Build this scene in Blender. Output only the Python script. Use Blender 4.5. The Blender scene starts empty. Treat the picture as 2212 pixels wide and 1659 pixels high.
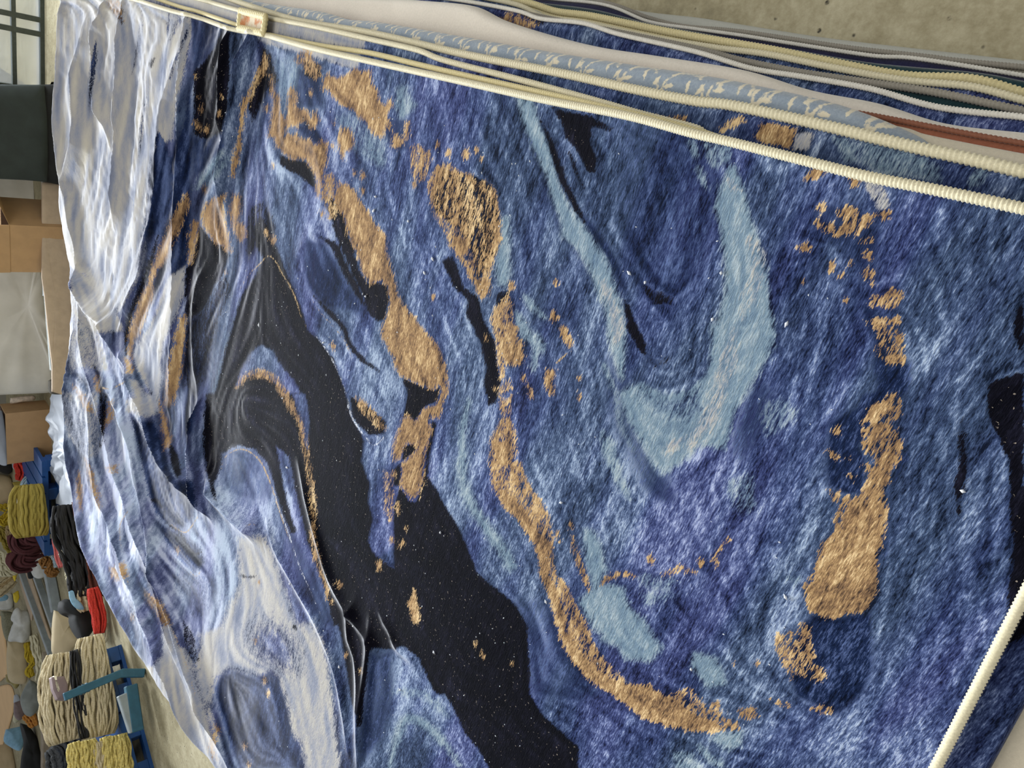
import bpy, bmesh, math, random
import numpy as np
from mathutils import Vector, Matrix

# ------------------------------------------------------------------ camera
# Photo frame 2212 x 1659; the phone was held sideways, so "up" in the place is left in the frame.
W, H = 2212, 1659
FPX = 1600.0
CX, CY = W / 2, H / 2
EYE = 1.55                      # eye height over the floor
TOP = 0.70                      # height of the rug pile
_phi = math.radians(7)
_n = np.array([math.cos(_phi), -math.sin(_phi)])
_vp = np.array([-500 - CX, -178 - CY])
_D = -(_vp @ _n)
_dpx = _n * FPX * FPX / _D
DN = np.array([_dpx[0], _dpx[1], FPX]); DN /= np.linalg.norm(DN)
AX = np.array([_vp[0], _vp[1], FPX]); AX /= np.linalg.norm(AX)
AY = np.cross(DN, AX)
# world = (along AX, minus AY, up)
RW = np.array([AX, -AY, -DN])    # rows: world x,y,z as camera (right,down,fwd) vectors


def pt(px, py, z=TOP):
    """point of the horizontal plane at height z seen at photo position px,py"""
    r = RW @ np.array([px - CX, py - CY, FPX])
    t = (z - EYE) / r[2]
    return Vector((r[0] * t, r[1] * t, z))


def proj(P):
    """photo position of world points (n,3)"""
    q = (P - np.array([0, 0, EYE])) @ RW
    return np.stack([CX + FPX * q[:, 0] / q[:, 2], CY + FPX * q[:, 1] / q[:, 2]], 1)


scene = bpy.context.scene
cam_d = bpy.data.cameras.new('camera'); cam = bpy.data.objects.new('camera', cam_d)
scene.collection.objects.link(cam); scene.camera = cam
cam_d.sensor_fit = 'HORIZONTAL'; cam_d.sensor_width = 36; cam_d.lens = 36 * FPX / W
cam_d.clip_start = 0.02; cam_d.clip_end = 200
_r, _d, _f = RW[:, 0], RW[:, 1], RW[:, 2]
cam.matrix_world = Matrix(((_r[0], -_d[0], -_f[0], 0), (_r[1], -_d[1], -_f[1], 0), (_r[2], -_d[2], -_f[2], EYE), (0, 0, 0, 1)))

# ------------------------------------------------------------------ light
scene.view_settings.view_transform = 'Standard'; scene.view_settings.look = 'None'
scene.view_settings.gamma = 1; scene.view_settings.use_curve_mapping = False
scene.view_settings.exposure = -0.12
world = bpy.data.worlds.new('world'); scene.world = world; world.use_nodes = True
bgn = world.node_tree.nodes['Background']
bgn.inputs[0].default_value = (0.94, 0.97, 1.0, 1); bgn.inputs[1].default_value = 0.36


def area(name, loc, target, sx, sy, power, col):
    l = bpy.data.lights.new(name, 'AREA'); l.shape = 'RECTANGLE'; l.size = sx; l.size_y = sy
    l.energy = power; l.color = col
    o = bpy.data.objects.new(name, l); scene.collection.objects.link(o); o.location = loc
    o.rotation_euler = (Vector(target) - Vector(loc)).to_track_quat('-Z', 'Y').to_euler()
    return o


area('daylight_glazed_door', (7.3, -0.5, 1.75), (2.6, 1.0, 0.7), 2.6, 1.7, 185, (0.92, 0.96, 1.0))
area('daylight_far_windows', (9.3, 3.4, 3.4), (3.0, 1.2, 0.7), 5.0, 1.6, 400, (0.9, 0.95, 1.0)).data.spread = math.radians(70)
area('daylight_roof_lights', (1.0, 0.5, 5.5), (1.2, 0.8, 0.5), 5.0, 5.0, 215, (1.0, 0.97, 0.92))

area('yard_daylight_fill', (8.6, -0.6, 3.4), (9.9, -0.4, 0.8), 2.5, 1.0, 230, (0.93, 0.96, 1.0))  # added lamp that brightens the yard wall behind the door glass

# ------------------------------------------------------------------ helpers
COL = scene.collection


def tag(o, label=None, cat=None, group=None, kind=None):
    if label: o['label'] = label
    if cat: o['category'] = cat
    if group: o['group'] = group
    if kind: o['kind'] = kind
    return o


def mesh_obj(name, verts, faces, mat=None, parent=None, smooth=True):
    me = bpy.data.meshes.new(name)
    me.from_pydata([tuple(v) for v in verts], [], faces)
    me.update()
    if smooth: me.polygons.foreach_set('use_smooth', [True] * len(me.polygons))
    if mat: me.materials.append(mat)
    o = bpy.data.objects.new(name, me); COL.objects.link(o)
    if parent: o.parent = parent
    return o


def grid_obj(name, V, nu, nv, mat, parent=None, attrs=None, flip=False, smooth=True):
    """V: (nu*nv,3) numpy, index i*nv+j"""
    me = bpy.data.meshes.new(name)
    n = nu * nv
    me.vertices.add(n); me.vertices.foreach_set('co', np.ascontiguousarray(V, dtype=np.float32).ravel())
    i, j = np.meshgrid(np.arange(nu - 1), np.arange(nv - 1), indexing='ij')
    a = (i * nv + j).ravel(); b = a + 1; c = a + nv + 1; d = a + nv
    q = np.stack([a, d, c, b] if flip else [a, b, c, d], 1).astype(np.int32)
    m = len(q)
    me.loops.add(m * 4); me.loops.foreach_set('vertex_index', q.ravel())
    me.polygons.add(m); me.polygons.foreach_set('loop_start', np.arange(0, m * 4, 4, dtype=np.int32))
    me.polygons.foreach_set('use_smooth', np.full(m, smooth))
    me.update(calc_edges=True)
    if attrs:
        for k, v in attrs.items():
            at = me.attributes.new(k, 'FLOAT', 'POINT'); at.data.foreach_set('value', np.ascontiguousarray(v, dtype=np.float32))
    me.materials.append(mat)
    o = bpy.data.objects.new(name, me); COL.objects.link(o)
    if parent: o.parent = parent
    return o


def empty(name, loc=(0, 0, 0), rz=0):
    o = bpy.data.objects.new(name, None); COL.objects.link(o); o.location = loc; o.rotation_euler = (0, 0, rz)
    o.empty_display_size = 0.05
    return o


def S(r, g, b):
    f = lambda c: (c / 255 / 12.92) if c <= 10 else ((c / 255 + 0.055) / 1.055) ** 2.4
    return (f(r), f(g), f(b), 1)


class N:
    """tiny node helper"""
    def __init__(s, name):
        s.m = bpy.data.materials.new(name); s.m.use_nodes = True; s.t = s.m.node_tree
        s.b = s.t.nodes['Principled BSDF']; s.b.inputs['Roughness'].default_value = 0.8

    def new(s, t, **k):
        n = s.t.nodes.new(t)
        for a, b in k.items(): setattr(n, a, b)
        return n

    def link(s, a, b): s.t.links.new(a, b)

    def put(s, sock, v):
        if isinstance(v, bpy.types.NodeSocket): s.link(v, sock)
        elif v is not None: sock.default_value = v

    def math(s, op, a, b=None, c=None, clamp=False):
        n = s.new('ShaderNodeMath', operation=op); n.use_clamp = clamp
        for i, v in enumerate((a, b, c)):
            if v is not None: s.put(n.inputs[i], v)
        return n.outputs[0]

    def mix(s, f, a, b, mode='MIX'):
        n = s.new('ShaderNodeMix', data_type='RGBA', blend_type=mode)
        s.put(n.inputs[0], f); s.put(n.inputs[6], a); s.put(n.inputs[7], b)
        return n.outputs[2]

    def coord(s, scale=(1, 1, 1), rot=(0, 0, 0)):
        c = s.new('ShaderNodeTexCoord'); m = s.new('ShaderNodeMapping')
        s.link(c.outputs['Object'], m.inputs[0]); m.inputs['Scale'].default_value = scale; m.inputs['Rotation'].default_value = rot
        return m.outputs[0]

    def noise(s, scale, detail=3, rough=0.55, vec=None, dist=0):
        n = s.new('ShaderNodeTexNoise'); n.inputs['Scale'].default_value = scale; n.inputs['Detail'].default_value = detail
        n.inputs['Roughness'].default_value = rough; n.inputs['Distortion'].default_value = dist
        if vec is None: vec = s.coord()
        s.link(vec, n.inputs['Vector']); return n.outputs[0]

    def attr(s, name):
        return s.new('ShaderNodeAttribute', attribute_name=name).outputs['Fac']

    def step(s, v, lo, hi):
        n = s.new('ShaderNodeMapRange', interpolation_type='SMOOTHSTEP')
        s.put(n.inputs[0], v); n.inputs[1].default_value = lo; n.inputs[2].default_value = hi
        return n.outputs[0]

    def ramp(s, v, stops):
        n = s.new('ShaderNodeValToRGB'); e = n.color_ramp.elements
        while len(e) < len(stops): e.new(0.5)
        for i, (p, c) in enumerate(stops): e[i].position = p; e[i].color = c
        s.put(n.inputs[0], v); return n.outputs[0]

    def bump(s, h, strength=0.4, dist=0.01):
        n = s.new('ShaderNodeBump'); n.inputs['Strength'].default_value = strength; n.inputs['Distance'].default_value = dist
        s.put(n.inputs['Height'], h); s.link(n.outputs[0], s.b.inputs['Normal'])

    def set(s, **k):
        for a, v in k.items(): s.put(s.b.inputs[a.replace('_', ' ')], v)
        return s


def simple(name, col, rough=0.7, var=0.12, scale=30, bump=0.0, metal=0, sheen=0.0, trans=0, alpha=None, spec=None):
    n = N(name)
    x = n.noise(scale, 3)
    dk = tuple(c * (1 - var) for c in col[:3]) + (1,); lt = tuple(min(1, c * (1 + var)) for c in col[:3]) + (1,)
    n.link(n.mix(n.step(x, 0.3, 0.7), dk, lt), n.b.inputs['Base Color'])
    n.set(Roughness=rough, Metallic=metal)
    if sheen: n.set(Sheen_Weight=sheen, Sheen_Roughness=0.4)
    if bump: n.bump(x, bump, 0.01)
    if trans: n.set(Transmission_Weight=trans)
    if alpha is not None: n.set(Alpha=alpha)
    if spec is not None: n.set(Specular_IOR_Level=spec)
    return n.m


def smooth_line(P, n):
    """Catmull-Rom resample of a polyline (k,d) to n points evenly along its length"""
    P = np.asarray(P, float)
    if len(P) < 3:
        t = np.linspace(0, 1, n)[:, None]; return P[0] * (1 - t) + P[-1] * t
    Q = np.vstack([2 * P[0] - P[1], P, 2 * P[-1] - P[-2]]); out = []
    for i in range(1, len(Q) - 2):
        t = np.linspace(0, 1, 24, endpoint=False)[:, None]
        a, b, c, d = Q[i - 1], Q[i], Q[i + 1], Q[i + 2]
        out.append(0.5 * (2 * b + (c - a) * t + (2 * a - 5 * b + 4 * c - d) * t ** 2 + (3 * b - a - 3 * c + d) * t ** 3))
    out = np.vstack(out + [P[-1:]])
    s = np.r_[0, np.cumsum(np.linalg.norm(np.diff(out, axis=0), axis=1))]
    u = np.linspace(0, s[-1], n)
    return np.stack([np.interp(u, s, out[:, k]) for k in range(out.shape[1])], 1)
# ------------------------------------------------------------------ the print of the rugs
# outlines of the print's figures, traced in windows of the photograph: (x0, y0, scale)
TILE = {0: (0, 0, 1), 1: (130, 0, .2411), 2: (500, 50, .3014), 3: (900, 150, .3014), 4: (1350, 250, .3014), 5: (1712, 350, .3014),
        6: (400, 400, .3014), 7: (850, 550, .3014), 8: (1300, 700, .3014), 9: (1712, 780, .3014), 10: (400, 850, .3014),
        11: (850, 1000, .3014), 12: (1300, 1159, .3014), 13: (130, 500, .2411), 14: (130, 850, .3014), 15: (350, 1159, .3014),
        16: (750, 1259, .2411)}
GS = 2                              # raster step of the print fields
FX0, FY0, FX1, FY1 = -60, -60, 2272, 1719
gw, gh = (FX1 - FX0) // GS, (FY1 - FY0) // GS
F = {k: np.full((gh, gw), -40.0) for k in 'gdpcnwy'}
FLOW = []


def parse(t, s):
    x0, y0, k = TILE[t]
    return np.array([[x0 + float(a) * k, y0 + float(b) * k] for a, b in (q.split(',') for q in s.split())])


def _win(P, m):
    a = np.floor((P.min(0) - m - [FX0, FY0]) / GS).astype(int); b = np.ceil((P.max(0) + m - [FX0, FY0]) / GS).astype(int)
    a = np.clip(a, 0, [gw, gh]); b = np.clip(b, 0, [gw, gh])
    X, Y = np.meshgrid(np.arange(a[0], b[0]) * GS + FX0, np.arange(a[1], b[1]) * GS + FY0)
    return slice(a[1], b[1]), slice(a[0], b[0]), X, Y


def _segd(X, Y, A, B):
    d = B - A; L = max(d @ d, 1e-9)
    t = np.clip(((X - A[0]) * d[0] + (Y - A[1]) * d[1]) / L, 0, 1)
    return np.hypot(X - A[0] - t * d[0], Y - A[1] - t * d[1])


def poly(ch, t, s, cap=40, k=1.0, sub=False, off=0):
    P = parse(t, s); FLOW.append(np.vstack([P, P[:1]]))
    sy, sx, X, Y = _win(P, 44)
    if X.size == 0: return
    D = np.full(X.shape, 1e9); ins = np.zeros(X.shape, bool)
    for A, B in zip(P, np.roll(P, -1, 0)):
        D = np.minimum(D, _segd(X, Y, A, B))
        if A[1] != B[1]:
            ins ^= ((A[1] > Y) != (B[1] > Y)) & (X < (B[0] - A[0]) * (Y - A[1]) / (B[1] - A[1]) + A[0])
    sd = np.where(ins, D, -D) * k + off
    if sub: F[ch][sy, sx] = np.minimum(F[ch][sy, sx], -sd)
    else: F[ch][sy, sx] = np.maximum(F[ch][sy, sx], np.minimum(sd, cap))


def stroke(ch, t, s, w, cap=40, k=1.0, taper=True, flow=True, sub=False):
    P = parse(t, s); P = smooth_line(P, max(6, 5 * len(P)))
    if flow: FLOW.append(P)
    sy, sx, X, Y = _win(P, 44 + w)
    if X.size == 0: return
    D = np.full(X.shape, -1e9); n = len(P) - 1
    for i in range(n):
        ww = w / 2 * (min(1, 0.25 + 3 * min(i + .5, n - i - .5) / n) if taper else 1)
        D = np.maximum(D, ww - _segd(X, Y, P[i], P[i + 1]))
    if sub: F[ch][sy, sx] = np.minimum(F[ch][sy, sx], -D * k)
    else: F[ch][sy, sx] = np.maximum(F[ch][sy, sx], np.minimum(D * k, cap))


def dots(ch, t, s, cap=40):
    x0, y0, k = TILE[t]
    for q in s.split():
        a, b, r = (float(v) for v in q.split(','))
        P = np.array([[x0 + a * k, y0 + b * k]]); R = r * k
        sy, sx, X, Y = _win(P, 20 + R)
        F[ch][sy, sx] = np.maximum(F[ch][sy, sx], np.minimum(R - np.hypot((X - P[0, 0]) * 1.25, (Y - P[0, 1]) * .8), cap))


# gold figures
G = lambda t, s, cap=40, **k: poly('g', t, s, cap, **k)
SP = 0.5
G(1, '430,0 520,0 545,100 550,190 500,130 450,60', 1)
dots('g', 1, '1262,975,18 1210,1100,14 1240,1140,20 1305,1165,18 1425,1015,16 1240,880,10 1210,680,10 1440,860,12')
G(2, '105,510 125,560 95,640 75,760 70,870 45,1000 15,1100 0,1090 10,990 35,870 55,740 65,620 80,540')
G(2, '240,220 262,300 222,380 165,470 130,560 108,560 125,480 170,380 215,300', SP)
G(2, '280,370 310,480 350,540 350,640 385,690 395,600 420,470 440,460 465,520 455,600 480,610 545,620 570,680 605,620 630,700 600,750 560,750 540,700 480,720 470,740 400,740 385,800 440,800 470,790 490,830 560,830 600,880 640,840 690,860 680,960 660,1060 640,1190 620,1240 605,1200 610,1100 560,1030 530,980 430,970 380,930 330,900 310,820 265,810 280,720 290,640 300,560 280,470')
G(2, '520,190 565,200 580,280 640,320 635,390 590,400 540,350 505,290', SP)
G(2, '535,180 560,200 570,270 530,290 520,230')
G(2, '450,260 490,220 520,180 520,260 480,300', 1)
G(2, '700,360 760,400 850,360 890,320 930,350 1000,340 1000,430 1050,490 1060,560 1100,600 1140,540 1160,590 1110,650 1100,760 1075,820 1030,800 960,720 900,650 870,620 800,600 760,560 700,490 650,440 660,390')
G(2, '785,750 850,760 880,850 850,900 810,920 790,980 780,900 765,820')
G(2, '1150,780 1180,800 1200,850 1235,820 1250,720 1275,700 1270,800 1240,850 1200,890 1155,880', 3)
G(2, '1105,690 1130,690 1155,740 1130,770')
G(2, '670,1090 720,1080 780,1150 770,1300 700,1260 650,1260 640,1180', 1.5)
G(2, '720,1240 780,1290 740,1400 700,1390', SP)
G(2, '780,1150 820,1150 900,1250 970,1340 1030,1440 1100,1540 1110,1659 900,1659 840,1530 810,1400 770,1300 740,1200')
G(2, '10,1220 60,1240 70,1300 40,1420 60,1470 90,1440 105,1500 60,1560 30,1520 5,1460 0,1400')
dots('g', 2, '570,505,14 735,725,11 885,1075,12 945,1095,18 945,1200,18 1310,1150,16 1480,870,14 1555,925,12 650,1365,12 250,610,14 655,465,10 725,880,10 300,1020,8 250,1500,14 285,1550,8 310,1555,8')
G(2, '1290,890 1340,870 1430,940 1420,1000 1380,1130 1350,1130 1290,1080', SP)
G(2, '1350,930 1420,950 1380,1040 1355,1040', 3)
G(2, '1470,1040 1500,1040 1490,1100 1455,1200 1440,1350 1430,1250 1445,1120')
G(3, '240,680 290,730 390,750 400,800 520,810 570,880 600,1100 600,1230 560,1300 520,1480 530,1600 470,1640 430,1560 330,1400 240,1260 210,1180 130,1050 110,950 80,830 140,700 175,690', SP)
G(3, '240,680 290,730 330,960 330,1100 380,1190 300,1200 240,1100 220,900 250,800', 1.6)
G(3, '240,1170 380,1210 385,1290 340,1330 400,1450 440,1500 500,1480 530,1520 520,1620 460,1640 330,1400 240,1260')
G(3, '550,1080 600,1110 600,1230 540,1310 520,1280 560,1180')
G(3, '20,570 90,580 100,640 60,700 50,800 20,800 10,650', 4)
G(3, '140,700 175,690 170,760 130,900 120,1000 110,950 130,820', 4)
dots('g', 3, '150,540,18 350,610,26 230,595,14 430,580,16 460,640,10 370,780,26 400,940,28 440,1020,28 545,890,24 560,1010,20 450,1170,22 450,1250,18 115,1635,18 1000,1525,16')
G(4, '200,0 350,0 430,0 440,60 360,45 300,30')
G(4, '975,45 1230,95 1210,170 1200,240 930,170 915,160 950,110')
G(4, '650,90 720,50 850,10 880,40 780,70 680,120', SP)
G(4, '1380,360 1440,390 1400,430 1310,450 1340,400')
G(4, '1290,910 1350,930 1310,980 1270,980 1235,950')
G(4, '1460,1060 1490,1040 1500,1110 1470,1120'); G(4, '1520,1170 1560,1120 1575,1160'); G(4, '1240,1200 1300,1180 1280,1205', 2)
G(5, '140,50 220,40 230,80 180,110 90,130'); G(5, '400,90 480,80 490,130 430,190', 3)
G(5, '170,320 200,290 245,300 230,350 190,350', 3)
G(5, '330,350 400,310 480,340 490,420 440,500 360,530 300,530 350,450', 3)
G(5, '500,370 560,380 570,430 500,500 460,530 450,470', 3)
G(5, '570,370 700,340 710,390 650,420 590,410', 3)
G(5, '160,420 290,450 280,510 180,490', SP); G(5, '510,540 580,520 570,580 510,600 470,570', 3)
G(5, '480,660 540,620 590,660 570,710 500,700', 4); G(5, '410,700 470,720 420,760', 2)
G(5, '500,760 590,770 580,830 530,850 500,810', 4); G(5, '540,860 590,850 590,890 550,900', SP)
G(5, '45,600 100,570 150,590 95,650'); G(5, '255,740 290,710 300,780 270,790'); G(5, '320,820 370,790 360,840')
dots('g', 5, '380,990,20 70,855,14')
G(5, '530,1030 600,940 640,960 680,900 760,900 800,950 760,1030 700,1060 620,1030 560,1050', 3)
G(5, '520,1130 600,1120 760,1100 780,1180 790,1280 800,1370 820,1430 790,1460 750,1430 690,1470 660,1420 590,1380 590,1320 620,1290 600,1210 530,1160', 1.2)
G(5, '660,1120 760,1110 780,1200 720,1170', 5); G(5, '670,1380 790,1370 810,1430 690,1460', 6); G(5, '730,1200 790,1210 790,1340 740,1300', 5)
G(6, '150,130 280,60 290,60 270,150 280,250 310,360 330,480 290,470 270,430 220,430 190,380 130,290 115,220')
G(6, '340,60 400,90 390,200 370,270 430,290 435,370 400,400 365,360 340,290 320,190')
G(6, '60,250 100,270 80,380 60,500 30,560 20,480 25,350')
G(6, '1100,0 1180,0 1250,110 1370,280 1440,370 1440,480 1490,640 1530,800 1570,880 1659,960 1659,1410 1600,1400 1540,1350 1500,1260 1430,1120 1405,1070 1440,950 1465,830 1455,730 1400,680 1330,720 1280,640 1240,510 1180,400 1150,250 1100,170 1060,90')
G(6, '930,0 1100,0 1100,170 1060,240 1000,110', SP)
stroke('y', 6, '880,760 960,900 1060,1010 1150,1130 1210,1280', 3, 2)
stroke('g', 6, '370,1450 430,1380 530,1350 620,1380 700,1480 760,1580 800,1659', 14, SP)
stroke('g', 6, '640,1400 700,1490 750,1570 800,1659', 9, 2)
dots('g', 6, '580,340,14 610,375,12 640,400,10 140,30,18 1278,35,16 1060,1155,14 300,630,8')
G(7, '0,170 30,300 100,400 200,520 330,680 380,830 385,960 360,1060 330,1170 270,1160 250,1200 275,1260 230,1400 210,1659 50,1659 60,1560 110,1450 160,1420 180,1340 130,1370 100,1350 60,1440 0,1480 0,1380 50,1230 60,1190 120,1160 150,1210 200,1130 250,1090 300,1080 340,980 320,930 290,970 200,940 100,880 40,870 0,770')
G(7, '830,280 860,350 850,480 890,530 880,580 930,630 935,740 920,800 880,780 840,800 790,780 790,880 765,880 750,780 740,640 730,560 700,470 740,380 790,330', 2.2)
G(7, '760,640 920,640 930,740 840,790 770,740')
dots('g', 7, '845,225,24 285,305,16 1165,195,16 730,960,10 660,600,14 1330,890,16 1330,1020,18 1325,950,8 930,880,12')
G(7, '1130,420 1160,400 1190,450 1155,510 1125,460'); G(7, '1195,510 1230,510 1280,610 1270,670 1230,620 1195,570')
G(7, '1095,820 1165,830 1140,900 1155,980 1130,1010 1100,960 1080,890'); G(7, '960,920 990,950 990,1030 965,1000 955,950')
stroke('y', 7, '1150,790 1200,750 1250,700', 5, 1)
G(7, '760,1000 790,1060 850,1010 830,1140 790,1160 760,1110', 1); G(7, '820,900 840,960 770,1010 760,960', SP)
G(7, '770,1170 830,1160 870,1280 880,1400 830,1530 760,1540 700,1520 690,1420 700,1330 740,1250', 2.5)
G(7, '700,1330 860,1330 830,1530 720,1510')
G(11, '60,0 215,0 210,100 170,250 130,270 60,170')
G(11, '690,0 910,0 950,130 1050,270 1110,400 1140,530 1145,700 1160,790 1250,900 1300,1000 1380,1150 1420,1280 1500,1390 1600,1500 1659,1560 1659,1659 1550,1650 1440,1590 1340,1500 1260,1390 1200,1260 1160,1140 1110,950 1060,830 1040,690 1000,580 940,480 880,400 790,320 720,180', 2.2)
G(11, '720,150 850,230 950,330 1040,480 1130,560 1130,700 1130,800 1190,920 1230,1050 1240,1200 1330,1330 1480,1480 1659,1600 1659,1659 1550,1650 1440,1590 1340,1500 1260,1390 1200,1260 1160,1140 1110,950 1060,830 1040,690 1000,580 940,480 880,400 790,320')
dots('g', 11, '1270,445,26 1172,510,16 1190,560,8 30,340,14 5,75,16 90,470,9 65,575,14 45,600,9 590,1300,7 640,1390,9 630,1350,7 850,1440,6')
stroke('g', 11, '1280,520 1310,640 1340,740 1390,880 1400,910', 9, 3); stroke('g', 11, '1480,870 1570,810 1659,800', 9, 2)
G(11, '150,910 165,1000 185,1110 170,1150 135,1130 110,1020 130,980')
stroke('g', 12, '0,340 70,290 140,270 235,285', 11, 3)
G(12, '0,900 60,1000 180,1050 330,1060 430,1130 540,1160 640,1250 800,1300 850,1380 800,1400 650,1400 520,1370 420,1340 280,1290 180,1210 80,1140 0,1070')
G(12, '500,1130 640,1090 730,1200 830,1190 850,1300 980,1330 990,1390 900,1380 800,1400 600,1330', 1)
G(12, '860,1330 980,1330 990,1390 880,1380', 8)
G(12, '970,1240 1100,1230 1120,1290 1030,1310', 1.5)
dots('g', 12, '350,170,24 715,190,26 1005,1270,26 945,910,16 1110,915,12')
stroke('g', 12, '780,180 820,130 870,60 910,10', 8, 1.2); stroke('g', 12, '440,275 510,250 560,215 600,240 660,255', 8, SP); G(12, '780,180 830,150 840,230 800,210', 1)
G(12, '1250,720 1380,680 1440,620 1510,650 1500,780 1530,870 1440,950 1560,920 1600,1000 1540,1030 1350,1000 1250,800', SP)
G(12, '1430,640 1490,660 1490,800 1530,860 1480,870 1420,790', 3); G(12, '1500,930 1550,930 1600,1000 1560,1030', 4)
dots('g', 12, '1270,740,28 1350,700,26 1265,810,16 1365,990,22 1350,820,12')
G(12, '1200,1170 1350,1190 1350,1240 1300,1220', 1.5); G(12, '1500,1230 1600,1200 1659,1230 1640,1280 1540,1260', 1.5)
G(9, '540,350 600,290 640,310 680,250 740,230 780,270 790,370 760,430 770,550 780,620 760,720 720,740 700,880 650,920 690,1000 680,1120 640,1330 610,1400 610,1600 612,1659 80,1659 160,1480 200,1300 300,1230 300,1130 360,970 480,960 530,860 530,790 490,750 600,700 520,650 480,590 500,480 490,430 540,400', 4)
G(9, '380,1000 640,1000 640,1320 600,1400 600,1659 110,1659 190,1480 230,1320 340,1240')
G(0, '1734,1262 1736,1280 1748,1320 1770,1335 1800,1336 1830,1325 1875,1318 1893,1283 1897,1250')
G(9, '280,510 320,450 350,500 330,540'); G(9, '240,650 290,640 340,690 310,720', 5); G(9, '380,690 430,680 400,720', 1)
G(9, '270,930 340,940 330,1010 280,1000', SP); G(9, '400,820 460,820 450,870', SP)
poly('g', 9, '630,400 680,400 660,450 620,430', sub=True); poly('g', 9, '500,440 570,430 560,470 510,480', sub=True)
poly('g', 9, '690,430 780,430 740,500', sub=True); poly('g', 9, '530,710 600,700 590,750 550,750', sub=True)
poly('g', 9, '500,530 560,540 540,570 490,570', sub=True)
G(13, '960,0 1050,0 1000,130 940,280 860,350 830,440 830,600 790,700 740,830 700,930 660,960 640,1080 650,1150 615,1100 610,950 650,800 700,650 780,480 840,300 890,150')
G(0, '405,415 409,440 386,502 358,502 372,470 385,445')
G(13, '1080,770 1130,740 1110,980 1095,1200 1060,1400 1020,1470 990,1570 940,1570 945,1500 960,1280 990,1100 1030,1000 1015,960 1050,860')
G(13, '575,1140 620,1160 660,1240 640,1270 600,1270'); G(13, '1150,180 1210,180 1180,280 1150,290', 1.5)
G(13, '1160,0 1220,0 1200,100 1155,200', 2)
stroke('y', 13, '470,1400 520,1380 590,1340', 5, 1); stroke('g', 13, '320,1290 330,1400 350,1430', 7, 2); stroke('g', 13, '130,1390 190,1480 230,1600', 7, 1)
stroke('y', 13, '370,1400 430,1410', 5, 1)
G(14, '170,460 230,560 280,740 280,840 240,720 200,600'); G(14, '130,560 160,700 150,850 120,720')
G(14, '710,60 760,180 800,320 780,370 750,400 735,280'); G(14, '340,60 375,60 370,180 330,240', 2)
G(14, '360,1250 460,1215 485,1310 390,1340'); G(14, '610,1420 700,1480 780,1600 790,1659 740,1659 690,1560 620,1480', 3)
G(14, '330,530 400,510 410,560 350,560', 1.2)
stroke('y', 14, '540,770 480,850 430,940 430,1050 450,1180', 3, 2); stroke('y', 14, '480,1330 490,1380', 3)
stroke('y', 14, '1155,540 1180,460 1260,405 1340,410 1430,480 1490,600 1540,740 1590,900 1640,1040', 4, 2)
stroke('y', 14, '790,930 850,980 910,990 980,890 990,850', 4, 1.5); stroke('y', 14, '920,1260 970,1310 1020,1260', 3, 2)
stroke('y', 14, '1330,950 1380,935 1430,970', 3, 2); dots('g', 14, '835,1120,14 520,1600,14')
stroke('g', 15, '370,1350 390,1380 370,1450 360,1520 385,1600', 9, 3); stroke('y', 15, '0,470 60,640 130,800 200,1000 270,1280', 5, SP)
dots('g', 15, '735,1030,15 760,1125,10 590,1500,12 670,745,14 1420,965,9 1210,465,12 1275,345,20 1100,50,14 1110,150,20 1555,205,22 1315,850,12 620,1640,12 700,330,10')
stroke('g', 10, '700,0 760,120 820,200 850,330 880,470 890,600 910,760 920,900 920,1050 950,1200 1000,1350 1040,1500', 9, SP - .6)
stroke('g', 10, '1230,30 1290,110 1380,200 1420,260', 16, SP - .3)
dots('g', 10, '810,180,18 850,305,16 1385,1230,22 1105,1370,20 940,1170,20 1490,580,18 1465,730,18 1525,840,12 1485,1050,16 1525,800,10 915,1080,14 1610,1500,20 1645,1600,18')
G(10, '1550,190 1600,150 1659,200 1659,380 1590,350 1540,470 1490,420')
stroke('g', 10, '1440,560 1460,700 1470,900', 16, -.6)
stroke('y', 6, '380,760 460,640 540,560 600,505 650,550 700,640 760,740 800,840 830,940 870,1020', 3.4, 1.6)
stroke('w', 6, '870,1020 950,1100 1030,1210 1100,1350 1150,1480 1190,1620', 3.2, 2)  # pale lines: highlights along the folds, painted into the print
stroke('w', 10, '1140,0 1200,180 1290,310 1350,370 1410,330 1450,250', 4.4, 2)
stroke('w', 10, '590,520 650,750 740,1000 820,1240 900,1420 1000,1659', 3, 1)

# near-black figures
Dk = lambda t, s, cap=40, **k: poly('d', t, s, cap, **k)
Dk(1, '1450,260 1520,260 1520,700 1490,1000 1440,1200 1300,1250 1200,1200 1195,640 1280,560 1380,430')
Dk(1, '430,0 520,0 570,100 560,220 500,150 450,80', 2)
Dk(2, '240,190 285,270 270,430 230,540 150,680 115,600 140,470 180,350')
Dk(2, '510,250 640,300 650,390 590,410 520,370')
Dk(2, '340,940 430,980 530,990 600,1060 610,1190 560,1160 480,1090 400,1050 350,1010'); Dk(2, '700,1220 780,1300 850,1540 900,1659 800,1659 740,1500 690,1330', 40)
Dk(2, '640,1180 700,1250 760,1310 720,1400 660,1290', 2)
Dk(6, '100,280 190,390 280,440 320,500 280,620 220,720 150,880 60,950 0,960 0,600 40,560')
Dk(6, '540,200 600,300 700,560 760,700 830,880 880,1040 960,1110 1060,1240 1140,1440 1200,1659 250,1659 150,1659 230,1440 280,1200 340,1000 400,800 500,650 560,520 500,430 480,330')
poly('d', 6, '370,1440 400,1330 460,1210 540,1140 620,1180 680,1280 780,1400 850,1520 880,1659 810,1659 760,1560 700,1460 600,1370 520,1345 420,1380', sub=True)
Dk(6, '1080,170 1140,200 1170,380 1210,490 1260,630 1310,700 1370,690 1450,720 1465,830 1430,960 1380,980 1300,900 1280,800 1200,640 1130,470 1050,280')
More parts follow.
